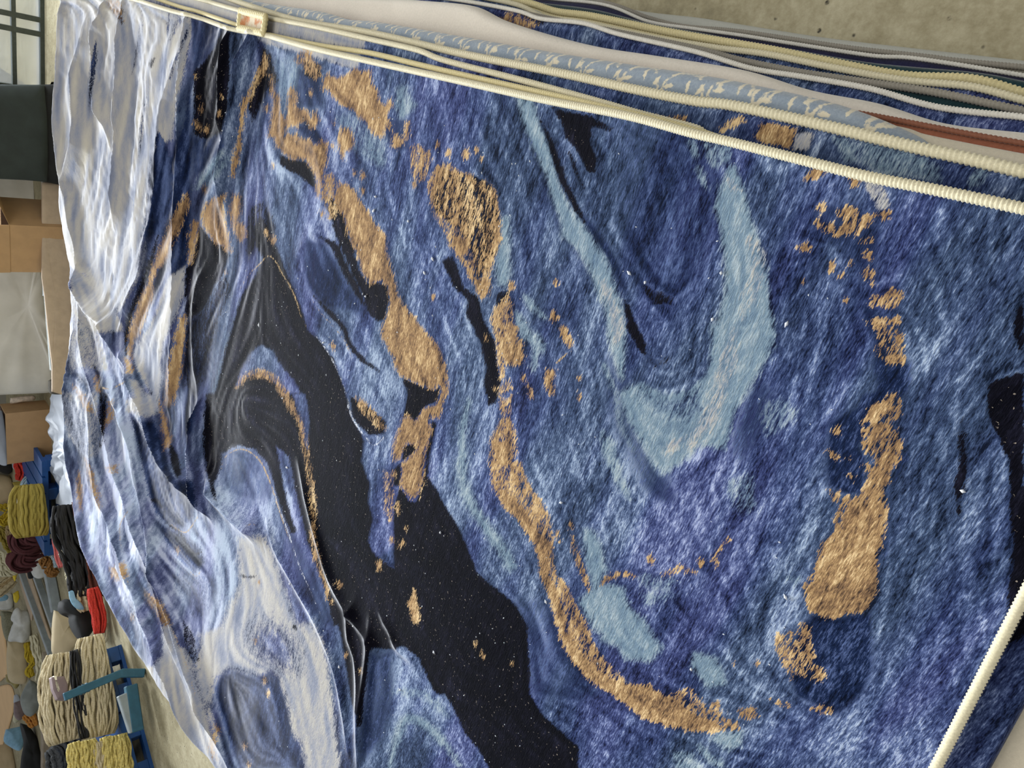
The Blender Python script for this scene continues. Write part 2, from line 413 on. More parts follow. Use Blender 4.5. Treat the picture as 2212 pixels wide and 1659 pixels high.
stroke('d', 6, '970,370 1070,440 1130,570 1200,700 1290,870', 17, 6); stroke('d', 6, '900,770 1000,880 1130,1020 1180,1140 1270,1250 1400,1340', 11, 6)
stroke('c', 0, '470,1600 440,1500 400,1400', 8, 2)
Dk(10, '150,0 1140,0 1200,180 1290,340 1260,480 1330,660 1310,780 1350,900 1310,1060 1360,1180 1500,1250 1659,1300 1659,1659 1060,1659 1000,1400 920,1180 850,960 800,760 740,450 650,370 690,560 730,780 800,1000 760,1000 700,850 650,700 590,500 500,400 380,370 270,430 250,540 200,680 150,560 130,300')
poly('d', 10, '770,0 860,0 890,200 880,400 850,330 830,230', sub=True)
Dk(10, '1180,20 1300,80 1440,200 1430,290 1320,300 1200,180')
Dk(11, '0,300 50,170 110,270 160,270 215,100 240,100 320,210 380,330 480,480 550,650 600,790 860,1000 960,1160 970,1659 300,1659 200,1450 150,1300 0,1050')
Dk(7, '270,1190 310,1210 260,1450 240,1659 200,1659 235,1400 275,1260')
Dk(7, '340,40 420,60 470,210 600,300 650,480 730,620 750,800 770,900 740,1060 680,1080 650,950 660,800 620,640 520,420 540,330 430,230', 5)
Dk(7, '60,880 200,940 300,970 340,930 320,1050 220,1090 190,1140 150,1210 110,1160 60,1180 100,1000'); Dk(7, '60,1370 180,1340 150,1420 60,1480 0,1540 0,1659 50,1659 60,1500')
Dk(7, '560,0 680,0 650,150 600,180', 3); Dk(7, '740,280 830,260 840,330 740,380', 2)
Dk(3, '150,700 290,730 400,760 520,810 570,880 600,1100 580,1290 500,1480 380,1300 300,1150 130,1030 100,880', 4)
Dk(3, '180,1370 260,1330 300,1440 340,1560 300,1600 260,1520', 4)
Dk(3, '950,260 1060,300 1240,330 1400,420 1390,440 1250,410 1240,520 1290,640 1280,740 1220,730 1150,580 1060,470 1030,360')
stroke('d', 3, '890,370 950,500 1000,650 1050,800 1100,900 1160,1020 1200,1090', 15, 6); stroke('d', 3, '1100,600 1140,720 1200,860', 8, 3)
stroke('n', 3, '1160,1020 1300,1200 1420,1400 1500,1600', 16, 6); stroke('n', 3, '700,210 760,380 850,600 940,850 980,1000 1040,1180 1130,1290 1250,1500', 10, 3)
stroke('d', 8, '190,0 250,80 300,200', 20, 6); stroke('d', 8, '310,210 380,280 480,250', 10, 0, k=.6); stroke('d', 4, '0,1330 50,1480 120,1620', 14, 5)
Dk(4, '120,1190 200,1250 350,1300 330,1350 200,1350 150,1270', 1.5)
Dk(9, '1400,150 1659,80 1659,1659 1610,1500 1560,1200 1560,900 1550,700 1450,500 1400,400', k=.7); Dk(5, '1600,1000 1659,1000 1659,1400 1590,1250', 4, k=.7)
stroke('d', 9, '1215,430 1210,620 1230,750 1190,900 1195,1120', 20, 6, k=.6)
Dk(0, '2190,1100 2260,1000 2260,1500 2175,1400', k=.6)
Dk(16, '0,0 1250,0 1480,180 1620,380 1640,1000 1760,1200 2074,1470 2074,1900 1270,1900 1270,1659 1180,1500 1040,1320 940,1100 830,930 640,680 500,560 420,600 230,590 200,640 130,1250 90,1300 0,700')
Dk(15, '1030,0 1450,0 1500,100 1659,250 1659,800 1510,800 1480,830 1430,1200 1400,1350 1350,1150 1330,1000 1280,700 1200,470 1120,230 1060,90')
stroke('d', 13, '880,40 800,300 720,520 640,720 595,900 590,1100', 11, 6)
Dk(14, '790,350 850,450 870,580 830,600 790,500 775,400', 5); Dk(14, '1030,150 1060,450 1110,700 1120,770 1090,740 1050,560 1020,350', 6)
stroke('d', 14, '640,765 690,770 725,810', 7, 2); stroke('d', 14, '760,930 850,990 900,1080 960,1150 1010,1140', 9, 3); stroke('d', 13, '300,1200 360,1350 370,1500 380,1659', 7, 3)
Dk(14, '275,120 320,0 340,0 330,200 290,380', 4, k=.6); Dk(15, '150,600 220,700 260,880 230,900 170,800', 1.5)
stroke('d', 15, '565,280 620,290 670,285', 4, 3); stroke('d', 15, '945,640 960,660', 6, 3); stroke('d', 1, '850,520 820,560 810,600', 6, 2)
# deep blue figures
Nv = lambda t, s, cap=40, **k: poly('n', t, s, cap, **k)
Nv(12, '1500,560 1659,560 1659,1250 1400,1150 1340,1000 1500,900 1480,700')
Nv(0, '1780,1340 1880,1325 1885,1440 1860,1500 1800,1545 1740,1500 1700,1400 1740,1340')
Nv(9, '260,440 470,330 500,250 620,200 640,60 850,0 840,200 800,250 480,600 530,700 500,950 380,960 260,900 240,760', 8)
Nv(5, '500,1000 620,1050 820,1480 780,1659 600,1640 570,1450 600,1300 500,1150', 6)
Nv(5, '160,300 480,290 600,500 600,860 500,860 440,700 280,560 150,450', 3, k=.6)
Nv(9, '640,1330 700,880 760,720 800,600 830,700 720,900 700,1100 660,1400', 3)
Nv(1, '1165,170 1450,260 1280,560 1200,640', 3); Nv(1, '1200,1250 1440,1200 1480,1300 1200,1600', 4)
Nv(1, '340,290 345,450 335,620 300,800 260,1150 250,1000 240,800 260,560 290,400', 6); Nv(1, '1150,170 1160,300 1060,560 1020,700 960,730 970,580 1040,450', 5)
Nv(1, '960,90 1140,140 1040,300 960,420 940,200', 3)
stroke('n', 1, '740,60 710,350 670,560 640,680', 13, 3); stroke('n', 1, '790,800 750,1000 725,1200 700,1450', 12, 5); stroke('n', 1, '1120,800 1060,1000 1100,900', 10, 3)
Nv(1, '1165,560 1175,2100 1165,2300 900,2120 720,2140 800,1659 830,1250 880,1130 960,1280 1000,1400 1120,1050', 8)
Nv(13, '720,0 1150,0 1150,300 1000,420 850,650 700,960 600,1000 560,800 650,600 700,400 660,330', 4, k=.6)
stroke('n', 13, '720,0 660,300 560,560 460,740', 5, 4); stroke('n', 13, '760,0 700,300 600,600 530,800', 7, 4); stroke('n', 13, '860,0 800,200 740,420', 6, 4)
Nv(13, '1050,760 1010,950 910,1070 950,1250 930,1400 890,1500 960,1570 1000,1450 1080,1100', 3)
Nv(13, '570,1240 640,1270 670,1330 620,1330', 6)
Nv(14, '500,170 680,200 760,400 780,520 840,620 960,620 980,760 960,880 880,960 760,940 680,860 640,760 590,560 560,400')
Nv(14, '700,920 860,1000 1000,1100 1040,1200 960,1300 860,1200 760,1080')
Nv(15, '370,1080 420,1010 530,960 620,1000 680,1010 780,970 840,1010 890,1200 930,1400 1000,1659 560,1659 470,1480 400,1250')
Nv(6, '0,960 60,950 150,880 230,720 290,640 300,800 200,1100 150,1300 60,1659 0,1659', 6); Nv(10, '0,0 90,0 60,280 0,300', 6)
Nv(6, '880,400 1000,420 1130,620 1240,800 1300,920 1100,880 1000,860 880,740 860,560', 4); Nv(10, '1330,1200 1500,1100 1659,1200 1659,1300 1500,1260 1360,1200')
Nv(10, '270,440 380,400 500,410 590,540 620,700 500,760 380,720 270,640 250,540', 1, k=.5)
Nv(10, '640,640 760,1000 900,1300 1000,1500 1060,1659 1000,1640 860,1360 760,1100 700,900', 2, k=.6)
Nv(16, '200,640 400,610 400,1000 300,1400 130,1600 130,1250', 5, k=.6)
Nv(11, '900,1659 970,1400 960,1160 860,1000 900,1000 1100,1000 1200,1280 1350,1520 1500,1659', 1, k=.5)
Nv(2, '470,310 640,400 640,600 480,600 450,480', 4); Nv(2, '420,740 560,720 620,760 660,840 600,870 480,790', 5); Nv(2, '1090,700 1270,690 1260,900 1160,900 1100,820', 2)
Nv(15, '370,400 300,560 230,580 150,430 80,290 200,260 350,330', .5, k=.5)
Nv(4, '0,60 560,130 600,300 640,560 560,900 520,1150 350,1300 120,1190 0,1000', -1, k=.3)
Nv(8, '60,250 190,430 130,520 210,740 320,940 400,1100 480,1080 520,1250 400,1250 300,1180 180,880 60,620', 1, k=.5)
Nv(8, '1080,380 1220,480 1180,700 1000,960 960,900 940,720', 1, k=.5)

# pale steel-blue figures
Pl = lambda t, s, cap=40, **k: poly('p', t, s, cap, **k)
Pl(3, '720,200 830,210 870,370 950,530 980,650 1030,830 1100,980 1240,1180 1360,1370 1430,1600 1440,1659 1320,1659 1240,1450 1130,1270 1040,1200 1030,1080 960,900 920,750 830,550 750,350')
Pl(7, '1350,0 1510,0 1570,170 1650,400 1659,760 1600,800 1540,600 1510,350 1400,120'); Pl(8, '60,0 170,0 130,150 160,300 150,400 120,380 60,150')
Pl(4, '750,350 790,370 850,530 900,740 950,880 1010,1080 1030,1280 1070,1480 1070,1659 620,1659 660,1500 720,1250 710,1000 690,800 640,650 680,500')
Pl(8, '780,0 1230,0 1210,200 1100,400 960,640 880,900 700,880 600,980 440,1080 370,1020 280,850 180,680 120,500 200,440 300,430 450,510 620,480 750,350 800,150')
poly('p', 8, '250,440 450,510 620,480 740,370 720,640 560,700 380,640', sub=True, k=.3, off=-6)
Pl(11, '1360,480 1440,480 1500,620 1530,760 1490,860 1590,870 1659,900 1659,1320 1560,1300 1420,1170 1360,1060 1320,1000 1420,900 1400,800 1370,640')
Pl(12, '0,350 150,390 200,500 300,590 430,800 350,900 170,880 100,790 0,740'); Pl(12, '650,830 830,870 900,1060 760,1080 680,980 640,920'); Pl(12, '830,1400 1010,1390 1000,1500 920,1520 780,1460')
stroke('p', 7, '540,1050 500,1250 490,1450 480,1659', 15); stroke('p', 11, '480,0 500,150 570,320 680,480 780,620 840,740', 20, taper=False, k=.8)
Pl(7, '750,0 830,0 830,150 790,230 760,150'); Pl(3, '600,1070 660,1050 670,1450 650,1550 590,1540 560,1450 600,1250')
stroke('p', 7, '930,290 1000,380 1100,460', 12, 3); stroke('p', 7, '880,420 950,560 1040,640 1020,740', 22, 4); stroke('p', 7, '1020,740 1000,820', 8, 1)
Pl(2, '1190,470 1240,430 1290,560 1320,590 1260,660 1200,680 1180,580', 4)
stroke('p', 0, '425,405 450,370 480,330', 11); stroke('p', 0, '445,400 470,372 490,345', 9)
stroke('p', 7, '1500,1280 1560,1400 1640,1659', 17, 4); stroke('p', 8, '0,800 60,950 120,1100 200,1250', 18, 4); stroke('p', 8, '20,300 100,500 130,700 220,900', 6, 1)
stroke('p', 16, '380,1659 430,1450 500,1240 620,1220 750,1310 880,1450 1010,1650', 17); stroke('p', 16, '430,980 640,990 800,1100 900,1200', 14, .5)
Pl(4, '560,180 750,220 740,330 640,360 600,290', .5); stroke('p', 4, '470,180 520,290', 6, 1); stroke('p', 4, '530,370 550,450', 10, 1); stroke('p', 4, '550,430 580,520', 6, 1)
Pl(4, '1490,150 1659,200 1659,330 1600,340', 1); Pl(0, '1850,300 1960,330 2030,360 2030,395 1900,375 1860,350', 2); stroke('p', 0, '2130,360 2100,400', 26, 1)
stroke('p', 6, '400,830 360,980 320,1100 270,1300 200,1500', 7, 1); stroke('p', 6, '90,1020 70,1150', 6, 0)
Pl(12, '520,1560 640,1560 700,1659 540,1659', 1); stroke('p', 12, '700,1500 780,1590 880,1650', 10, 2); Pl(8, '920,1150 1060,1100 1070,1300 980,1330', -.5, k=.5)
Pl(12, '1330,290 1420,300 1380,340', 0); Pl(12, '300,300 500,320 480,420 320,460', -2, k=.5)
Pl(8, '1180,600 1300,560 1380,640 1200,780', -1.5, k=.5)
Pl(2, '280,290 480,260 470,420 400,600 360,640 350,520 300,400', -.5, k=.5); Pl(2, '900,640 1090,830 1080,1000 900,900 780,700', -1.5, k=.5)

Dk(2, '215,150 300,260 330,420 300,520 250,480 200,640 150,700 180,500', 3, k=.5)
Dk(6, '470,150 560,120 640,300 620,420 520,420 450,520 440,330', 1.5, k=.4)
Dk(6, '60,900 200,760 300,640 330,760 240,960 160,1250 60,1500 0,1400 0,950', 1, k=.4)

# cream figures
Cr = lambda t, s, cap=40, **k: poly('c', t, s, cap, **k)
Cr(0, '60,-60 295,-60 295,0 412,36 413,90 385,190 372,300 330,330 322,400 322,470 300,560 272,640 240,680 215,650 180,590 120,600 60,560')
Cr(0, '335,40 412,60 404,130 385,200 372,290 340,260 330,120')
Cr(13, '950,400 1130,300 1110,560 1060,700 1000,850 930,1000 900,1180 930,1300 880,1500 830,1480 740,1330 660,1180 650,1100 700,980 780,880 850,750 900,600')
Cr(13, '0,800 0,560 60,500 250,600 330,900 400,1100 420,1240 330,1250 240,1200 100,1250', 2, k=.6); Cr(13, '620,1330 690,1340 800,1500 860,1600 690,1659 680,1500', 6)
Cr(14, '0,0 250,0 280,240 270,430 180,460 60,300', 1, k=.6); Cr(14, '470,50 600,0 700,0 720,130 620,170 480,130')
stroke('c', 13, '730,60 700,250 640,450 560,620 480,760', 12, 3); stroke('c', 13, '770,60 740,260 660,480', 8, 2)
Cr(15, '0,470 60,620 140,850 210,1050 290,1300 360,1450 410,1659 0,1659'); Cr(0, '300,1440 332,1438 368,1392 400,1400 440,1520 478,1659 500,1740 350,1740')
Cr(15, '540,0 740,0 830,200 900,420 960,620 1080,620 1160,760 1200,950 1230,1200 1270,1600 1280,1900 1050,1900 1000,1500 930,1400 890,1200 830,1000 780,960 680,1000 560,960 480,940 400,1000 370,1080 350,1200 280,1180 230,1000 280,700 430,640 480,500 560,330 540,150', k=.6)
poly('c', 15, '640,660 760,610 900,660 980,800 950,960 850,980 720,900 620,800', sub=True, k=.15, off=-2)
Cr(0, '150,560 240,650 268,715 200,720 156,680')
Cr(4, '1230,95 1350,130 1310,260 1200,240'); Cr(5, '500,110 600,110 660,200 700,320 620,360 550,230', 3)
stroke('c', 4, '900,900 960,1000 930,1150 880,1300 850,1450', 26, -.5, k=.5); Cr(4, '840,540 720,420 760,540', 0); stroke('c', 8, '950,50 870,420 760,700 640,830 460,900', 26, -.4, k=.4)
stroke('c', 7, '1500,200 1600,440 1600,620', 16, 0, k=.5); Cr(12, '60,960 200,1040 180,1070 80,1010', 1)
stroke('c', 6, '290,640 310,900', 3, -3)
Cr(0, '555,60 780,108 770,150 560,90', 20)
G(0, '1072,42 1100,28 1130,34 1165,50 1150,62 1105,60', 2)
Dk(0, '1110,22 1150,28 1180,50 1160,58 1130,40', 2)
Cr(0, '200,-60 560,-60 548,5 640,40 700,48 790,72 785,108 700,96 560,66 500,52 421,28 377,16 295,-8 220,-30', 20)
dots('c', 12, '1275,740,14 1350,720,14 905,1260,10')
dots('c', 11, '1260,1040,9 1330,1080,16 1370,1220,14 1500,1400,14 1600,1520,18')
stroke('g', 14, '150,0 200,90 230,140', 8, SP)

# broad tone: soft ellipses (cx, cy, rx, ry, turn, amount)
BLOB = [(2090, 1000, 170, 420, 8, -.10), (1480, 560, 150, 260, 15, -.16), (1420, 900, 120, 120, 0, .12), (1150, 800, 170, 120, 40, -.08),
        (1250, 330, 160, 110, 20, -.16), (1300, 1000, 180, 260, 15, .06), (980, 640, 60, 230, -15, .16), (950, 1000, 80, 150, 0, .10),
        (1050, 450, 120, 200, 10, -.06), (860, 250, 170, 160, 20, .05), (700, 450, 120, 60, 35, .22), (600, 160, 60, 70, 0, .25),
        (560, 400, 40, 140, 20, .08), (820, 880, 70, 110, 20, .2), (1500, 1120, 220, 140, -10, .08), (1980, 620, 90, 240, 15, .06),
        (1600, 1560, 200, 90, 10, .02), (1480, 1620, 260, 60, 5, -.10), (1860, 1600, 200, 80, 0, .18), (1680, 640, 80, 160, 10, -.06),
        (1150, 1350, 70, 220, -10, .06), (1350, 1500, 130, 60, 30, -.2), (300, 1100, 140, 160, 30, .20), (240, 950, 70, 200, 0, .25),
        (620, 1130, 60, 160, -20, .12), (530, 1180, 70, 90, 0, .25), (440, 1250, 60, 200, 0, .20), (880, 1480, 70, 70, 0, .2), (960, 1540, 60, 110, -20, .18),
        (1750, 880, 70, 110, 0, .14), (2150, 700, 70, 200, 0, -.1), (1450, 400, 90, 60, 0, .0), (740, 640, 90, 70, 30, -.05), (730, 800, 60, 120, 20, .12)]
LU = np.zeros((gh, gw))
_X, _Y = np.meshgrid(np.arange(gw) * GS + FX0, np.arange(gh) * GS + FY0)
for cx, cy, rx, ry, a, v in BLOB:
    ca, sa = math.cos(math.radians(a)), math.sin(math.radians(a))
    u = ((_X - cx) * ca + (_Y - cy) * sa) / rx; w_ = (-(_X - cx) * sa + (_Y - cy) * ca) / ry
    LU += v * np.exp(-(u * u + w_ * w_) * .8)


def lic():
    """streaks that follow the figures: noise smeared along a flow field made of the outlines' tangents"""
    st = 4; nw, nh = (FX1 - FX0) // st, (FY1 - FY0) // st
    cs = 32; cw, chh = (FX1 - FX0) // cs + 2, (FY1 - FY0) // cs + 2
    GX, GY = np.meshgrid(np.arange(cw) * cs + FX0, np.arange(chh) * cs + FY0)
    C2 = np.zeros(GX.shape); S2 = np.zeros(GX.shape)
    C2 += 2e-6 * math.cos(2 * math.radians(80)); S2 += 2e-6 * math.sin(2 * math.radians(80))
    for P in FLOW:
        L = np.linalg.norm(np.diff(P, axis=0), axis=1)
        for a, b, l in zip(P[:-1], P[1:], L):
            if l < 4 or l > 400: continue
            m = (a + b) / 2; th = math.atan2(b[1] - a[1], b[0] - a[0])
            wg = l / ((GX - m[0]) ** 2 + (GY - m[1]) ** 2 + 900) ** 1.6
            C2 += wg * math.cos(2 * th); S2 += wg * math.sin(2 * th)
    def up(A):
        xs = np.arange(nw) * st / cs; ys = np.arange(nh) * st / cs
        x0 = xs.astype(int); y0 = ys.astype(int); fx = xs - x0; fy = (ys - y0)[:, None]
        return (A[y0][:, x0] * (1 - fx) + A[y0][:, x0 + 1] * fx) * (1 - fy) + (A[y0 + 1][:, x0] * (1 - fx) + A[y0 + 1][:, x0 + 1] * fx) * fy
    nrm = np.hypot(C2, S2) + 1e-12
    th = 0.5 * np.arctan2(up(S2 / nrm), up(C2 / nrm)); vx, vy = np.cos(th), np.sin(th)
    rng = np.random.default_rng(5); out = []
    for sm, steps in ((1, 14), (3, 30)):
        n0 = rng.standard_normal((nh, nw))
        for _ in range(sm): n0 = (n0 + np.roll(n0, 1, 0) + np.roll(n0, -1, 0) + np.roll(n0, 1, 1) + np.roll(n0, -1, 1)) / 5
        acc = n0.copy(); Y0, X0 = np.mgrid[0:nh, 0:nw].astype(float)
        for sgn in (1, -1):
            x, y = X0.copy(), Y0.copy(); px, py = vx * sgn, vy * sgn
            for k in range(steps):
                x += px; y += py
                xi = np.clip(x.round().astype(int), 0, nw - 1); yi = np.clip(y.round().astype(int), 0, nh - 1)
                acc += n0[yi, xi] * (1 - k / steps)
                qx, qy = vx[yi, xi], vy[yi, xi]; f = np.where(qx * px + qy * py < 0, -1, 1); px, py = qx * f, qy * f
        acc = (acc - acc.mean()) / acc.std(); out.append(acc)
    return st, out


LST, (LIC1, LIC2) = lic()


def samp(A, x, y, st):
    h, w = A.shape
    fx = np.clip((x - FX0) / st, 0, w - 1.001); fy = np.clip((y - FY0) / st, 0, h - 1.001)
    i = fx.astype(int); j = fy.astype(int); a = fx - i; b = fy - j
    return (A[j, i] * (1 - a) + A[j, i + 1] * a) * (1 - b) + (A[j + 1, i] * (1 - a) + A[j + 1, i + 1] * a) * b


def print_attrs(V):
    q = proj(V); x, y = q[:, 0], q[:, 1]
    r = {'p_' + k: samp(F[k], x, y, GS) for k in F}
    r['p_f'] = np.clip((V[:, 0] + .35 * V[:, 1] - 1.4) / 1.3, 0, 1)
    r['p_l'] = samp(LU, x, y, GS); r['p_s'] = samp(LIC1, x, y, LST); r['p_t'] = samp(LIC2, x, y, LST)
    return r


SHW, SHR = .06, .3


def rug_material(name, kx=1.0, tint=0.0):
    n = N(name)
    co = n.coord(rot=(0, 0, math.radians(-84)))
    mp = n.new('ShaderNodeMapping'); n.link(co, mp.inputs[0]); mp.inputs['Scale'].default_value = (.26, 1.15, 1); co = mp.outputs[0]
    n1 = n.noise(26, 4, .7, co); n2 = n.noise(95, 4, .75, co); n3 = n.noise(380, 3, .75, co); n0 = n.noise(7, 3, .6, co)
    c1 = n.math('SUBTRACT', n1, .5); c2 = n.math('SUBTRACT', n2, .5); c3 = n.math('SUBTRACT', n3, .5); c2f = c2; c0 = n.math('SUBTRACT', n0, .5)
    # blue ground
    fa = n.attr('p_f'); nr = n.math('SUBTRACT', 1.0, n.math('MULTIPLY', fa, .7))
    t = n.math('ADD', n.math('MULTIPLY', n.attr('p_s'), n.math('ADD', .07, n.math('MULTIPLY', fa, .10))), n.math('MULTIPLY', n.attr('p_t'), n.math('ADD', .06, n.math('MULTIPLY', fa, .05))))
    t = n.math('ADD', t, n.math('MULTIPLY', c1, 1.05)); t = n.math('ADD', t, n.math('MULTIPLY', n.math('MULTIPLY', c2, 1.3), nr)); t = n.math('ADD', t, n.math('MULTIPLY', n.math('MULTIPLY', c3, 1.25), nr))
    tex = t
    t = n.math('ADD', t, n.attr('p_l')); t = n.math('ADD', t, n.math('ADD', n.math('MULTIPLY', c0, .55), .48))
    blue = n.ramp(t, [(0, S(12, 17, 36)), (.25, S(32, 42, 76)), (.5, S(55, 68, 104)), (.75, S(92, 107, 146)), (1, S(156, 168, 192))])
    blue = n.mix(n.math('MULTIPLY', fa, .35), blue, n.ramp(t, [(0, S(28, 30, 44)), (.5, S(90, 94, 112)), (1, S(176, 178, 192))]))  # greyer toward the far end: velvet sheen put into the blue
    hue = n.noise(5, 3, .6, co)
    blue = n.mix(n.math('MULTIPLY', n.step(hue, .45, .62), .45), blue, n.ramp(t, [(0, S(16, 26, 38)), (.5, S(70, 88, 108)), (1, S(158, 176, 190))]))
    blue = n.mix(n.math('MULTIPLY', n.step(hue, .5, .35), .35), blue, n.ramp(t, [(0, S(20, 18, 44)), (.5, S(72, 76, 128)), (1, S(164, 168, 206))]))

    def mask(ch, na, lo, hi):
        v = n.attr('p_' + ch)
        v = n.math('ADD', v, n.math('MULTIPLY', c2, na * 2.0)); v = n.math('ADD', v, n.math('MULTIPLY', c3, na * 1.8)); v = n.math('ADD', v, n.math('MULTIPLY', c1, na * .8))
        return n.step(v, lo, hi)
    tt = n.math('ADD', n.math('MULTIPLY', tex, .6), n.math('ADD', n.math('MULTIPLY', n.attr('p_s'), n.math('ADD', .04, n.math('MULTIPLY', fa, .07))), .5))
    ttg = n.math('ADD', n.math('MULTIPLY', tex, .95), .47)
    navy = n.ramp(ttg, [(.1, S(6, 12, 28)), (.5, S(24, 36, 66)), (1, S(84, 100, 140))])
    pale = n.ramp(tt, [(0, S(62, 84, 112)), (.5, S(112, 132, 146)), (1, S(172, 182, 184))])
    crm = n.ramp(n.math('ADD', n.math('MULTIPLY', tex, .45), n.math('ADD', n.math('MULTIPLY', n.attr('p_s'), .03), .5)), [(0, S(84, 94, 120)), (.35, S(132, 137, 150)), (.6, S(164, 161, 156)), (1, S(188, 182, 166))])
    dark = n.ramp(tt, [(0, S(3, 3, 8)), (.5, S(9, 9, 17)), (.8, S(22, 22, 34)), (1, S(46, 47, 66))])
    gold = n.ramp(ttg, [(.05, S(58, 46, 40)), (.35, S(122, 96, 70)), (.6, S(158, 128, 90)), (.95, S(212, 186, 142))])
    c = n.mix(mask('n', 16, -6, 8), blue, navy)
    c = n.mix(mask('p', 16, -8, 10), c, pale)
    c = n.mix(mask('c', 10, -3, 5), c, crm)
    c = n.mix(mask('n', 8, 2, 6), c, navy)
    c = n.mix(mask('d', 9, -1.5, 2), c, dark)
    spk = n.step(n.noise(210, 2, .5), .69, .73)
    c = n.mix(n.math('MULTIPLY', spk, n.step(n.attr('p_d'), 3, 8)), c, S(128, 118, 108))
    c = n.mix(mask('g', 15, -.9, 1.1), c, gold)
    c = n.mix(mask('y', 3, .2, 1.4), c, S(170, 146, 108))
    c = n.mix(mask('w', 3, .3, 1.6), c, S(190, 194, 204))  # painted fold highlights
    n.link(c, n.b.inputs['Base Color'])
    n.set(Roughness=.85, Specular_IOR_Level=.03, Sheen_Weight=SHW, Sheen_Roughness=SHR, Sheen_Tint=(.90, .94, 1, 1))
    h = n.math('ADD', n.math('MULTIPLY', n3, .6), n.math('MULTIPLY', n2, 1.0))
    n.bump(h, .4, .006)
    # velvet sheen put into the colour: pale pile tips mixed in at grazing view
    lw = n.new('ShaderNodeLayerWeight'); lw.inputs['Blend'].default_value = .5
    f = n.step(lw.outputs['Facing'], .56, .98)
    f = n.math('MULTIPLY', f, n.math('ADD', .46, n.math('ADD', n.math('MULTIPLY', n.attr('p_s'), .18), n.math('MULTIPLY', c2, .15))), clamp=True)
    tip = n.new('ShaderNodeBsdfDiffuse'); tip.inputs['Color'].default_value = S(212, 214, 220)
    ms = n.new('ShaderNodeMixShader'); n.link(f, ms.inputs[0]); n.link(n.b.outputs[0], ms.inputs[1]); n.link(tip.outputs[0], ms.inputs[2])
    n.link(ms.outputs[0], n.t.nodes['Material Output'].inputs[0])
    return n.m


M_RUG = rug_material('printed_velvet_pile')
# ------------------------------------------------------------------ the pile of rugs
def world_line(s, z, n=None):
    P = [pt(*map(float, q.split(',')), z) for q in s.split()]
    P = np.array([tuple(p) for p in P])
    return P if n is None else smooth_line(P, n)


# plan of the pile (left and far sides), at the height of its top
_bd = [pt(*q) for q in ((470, 1659), (300, 1400), (215, 1220), (172, 1080), (150, 900), (146, 750), (150, 600), (133, 470), (129, 380), (133, 200), (143, 40), (150, -60))]
BD = np.array([[-.6, 2.05], [.3, 2.12], [1.1, 2.2]] + [[p.x, p.y] for p in _bd] + [[_bd[-1].x - .05, -.5]])
BD = smooth_line(BD, 260)


def edge_fn(line):
    """y of an edge line as a function of x"""
    P = smooth_line(line[:, :2], 400); o = np.argsort(P[:, 0]); xs, ys = P[o, 0], P[o, 1]
    x0, x1 = xs[0], xs[-1]; s0 = (ys[8] - ys[0]) / (xs[8] - xs[0] + 1e-9); s1 = (ys[-1] - ys[-30]) / (xs[-1] - xs[-30] + 1e-9)
    s0 = max(-.2, min(.2, s0)); s1 = max(-.15, min(.15, s1))
    return lambda x: np.where(x < x0, ys[0] + (x - x0) * s0, np.where(x > x1, ys[-1] + (x - x1) * s1 * .3, np.interp(x, xs, ys)))


TOPLINE = '150,-34 220,-17 295,0 377,25 421,36 497,62 564,74 675,104 801,133 1002,177 1173,215 1354,250 1496,288 1583,308 1730,345 1877,382 2024,411 2212,451 2300,470'
E0 = edge_fn(world_line(TOPLINE, TOP))
_a, _b = pt(2212, 1290), pt(2022, 1657)
NEAR_S = (_b.x - _a.x) / (_b.y - _a.y); NEAR0 = _a.x - NEAR_S * _a.y      # near edge x = NEAR0 + NEAR_S*y

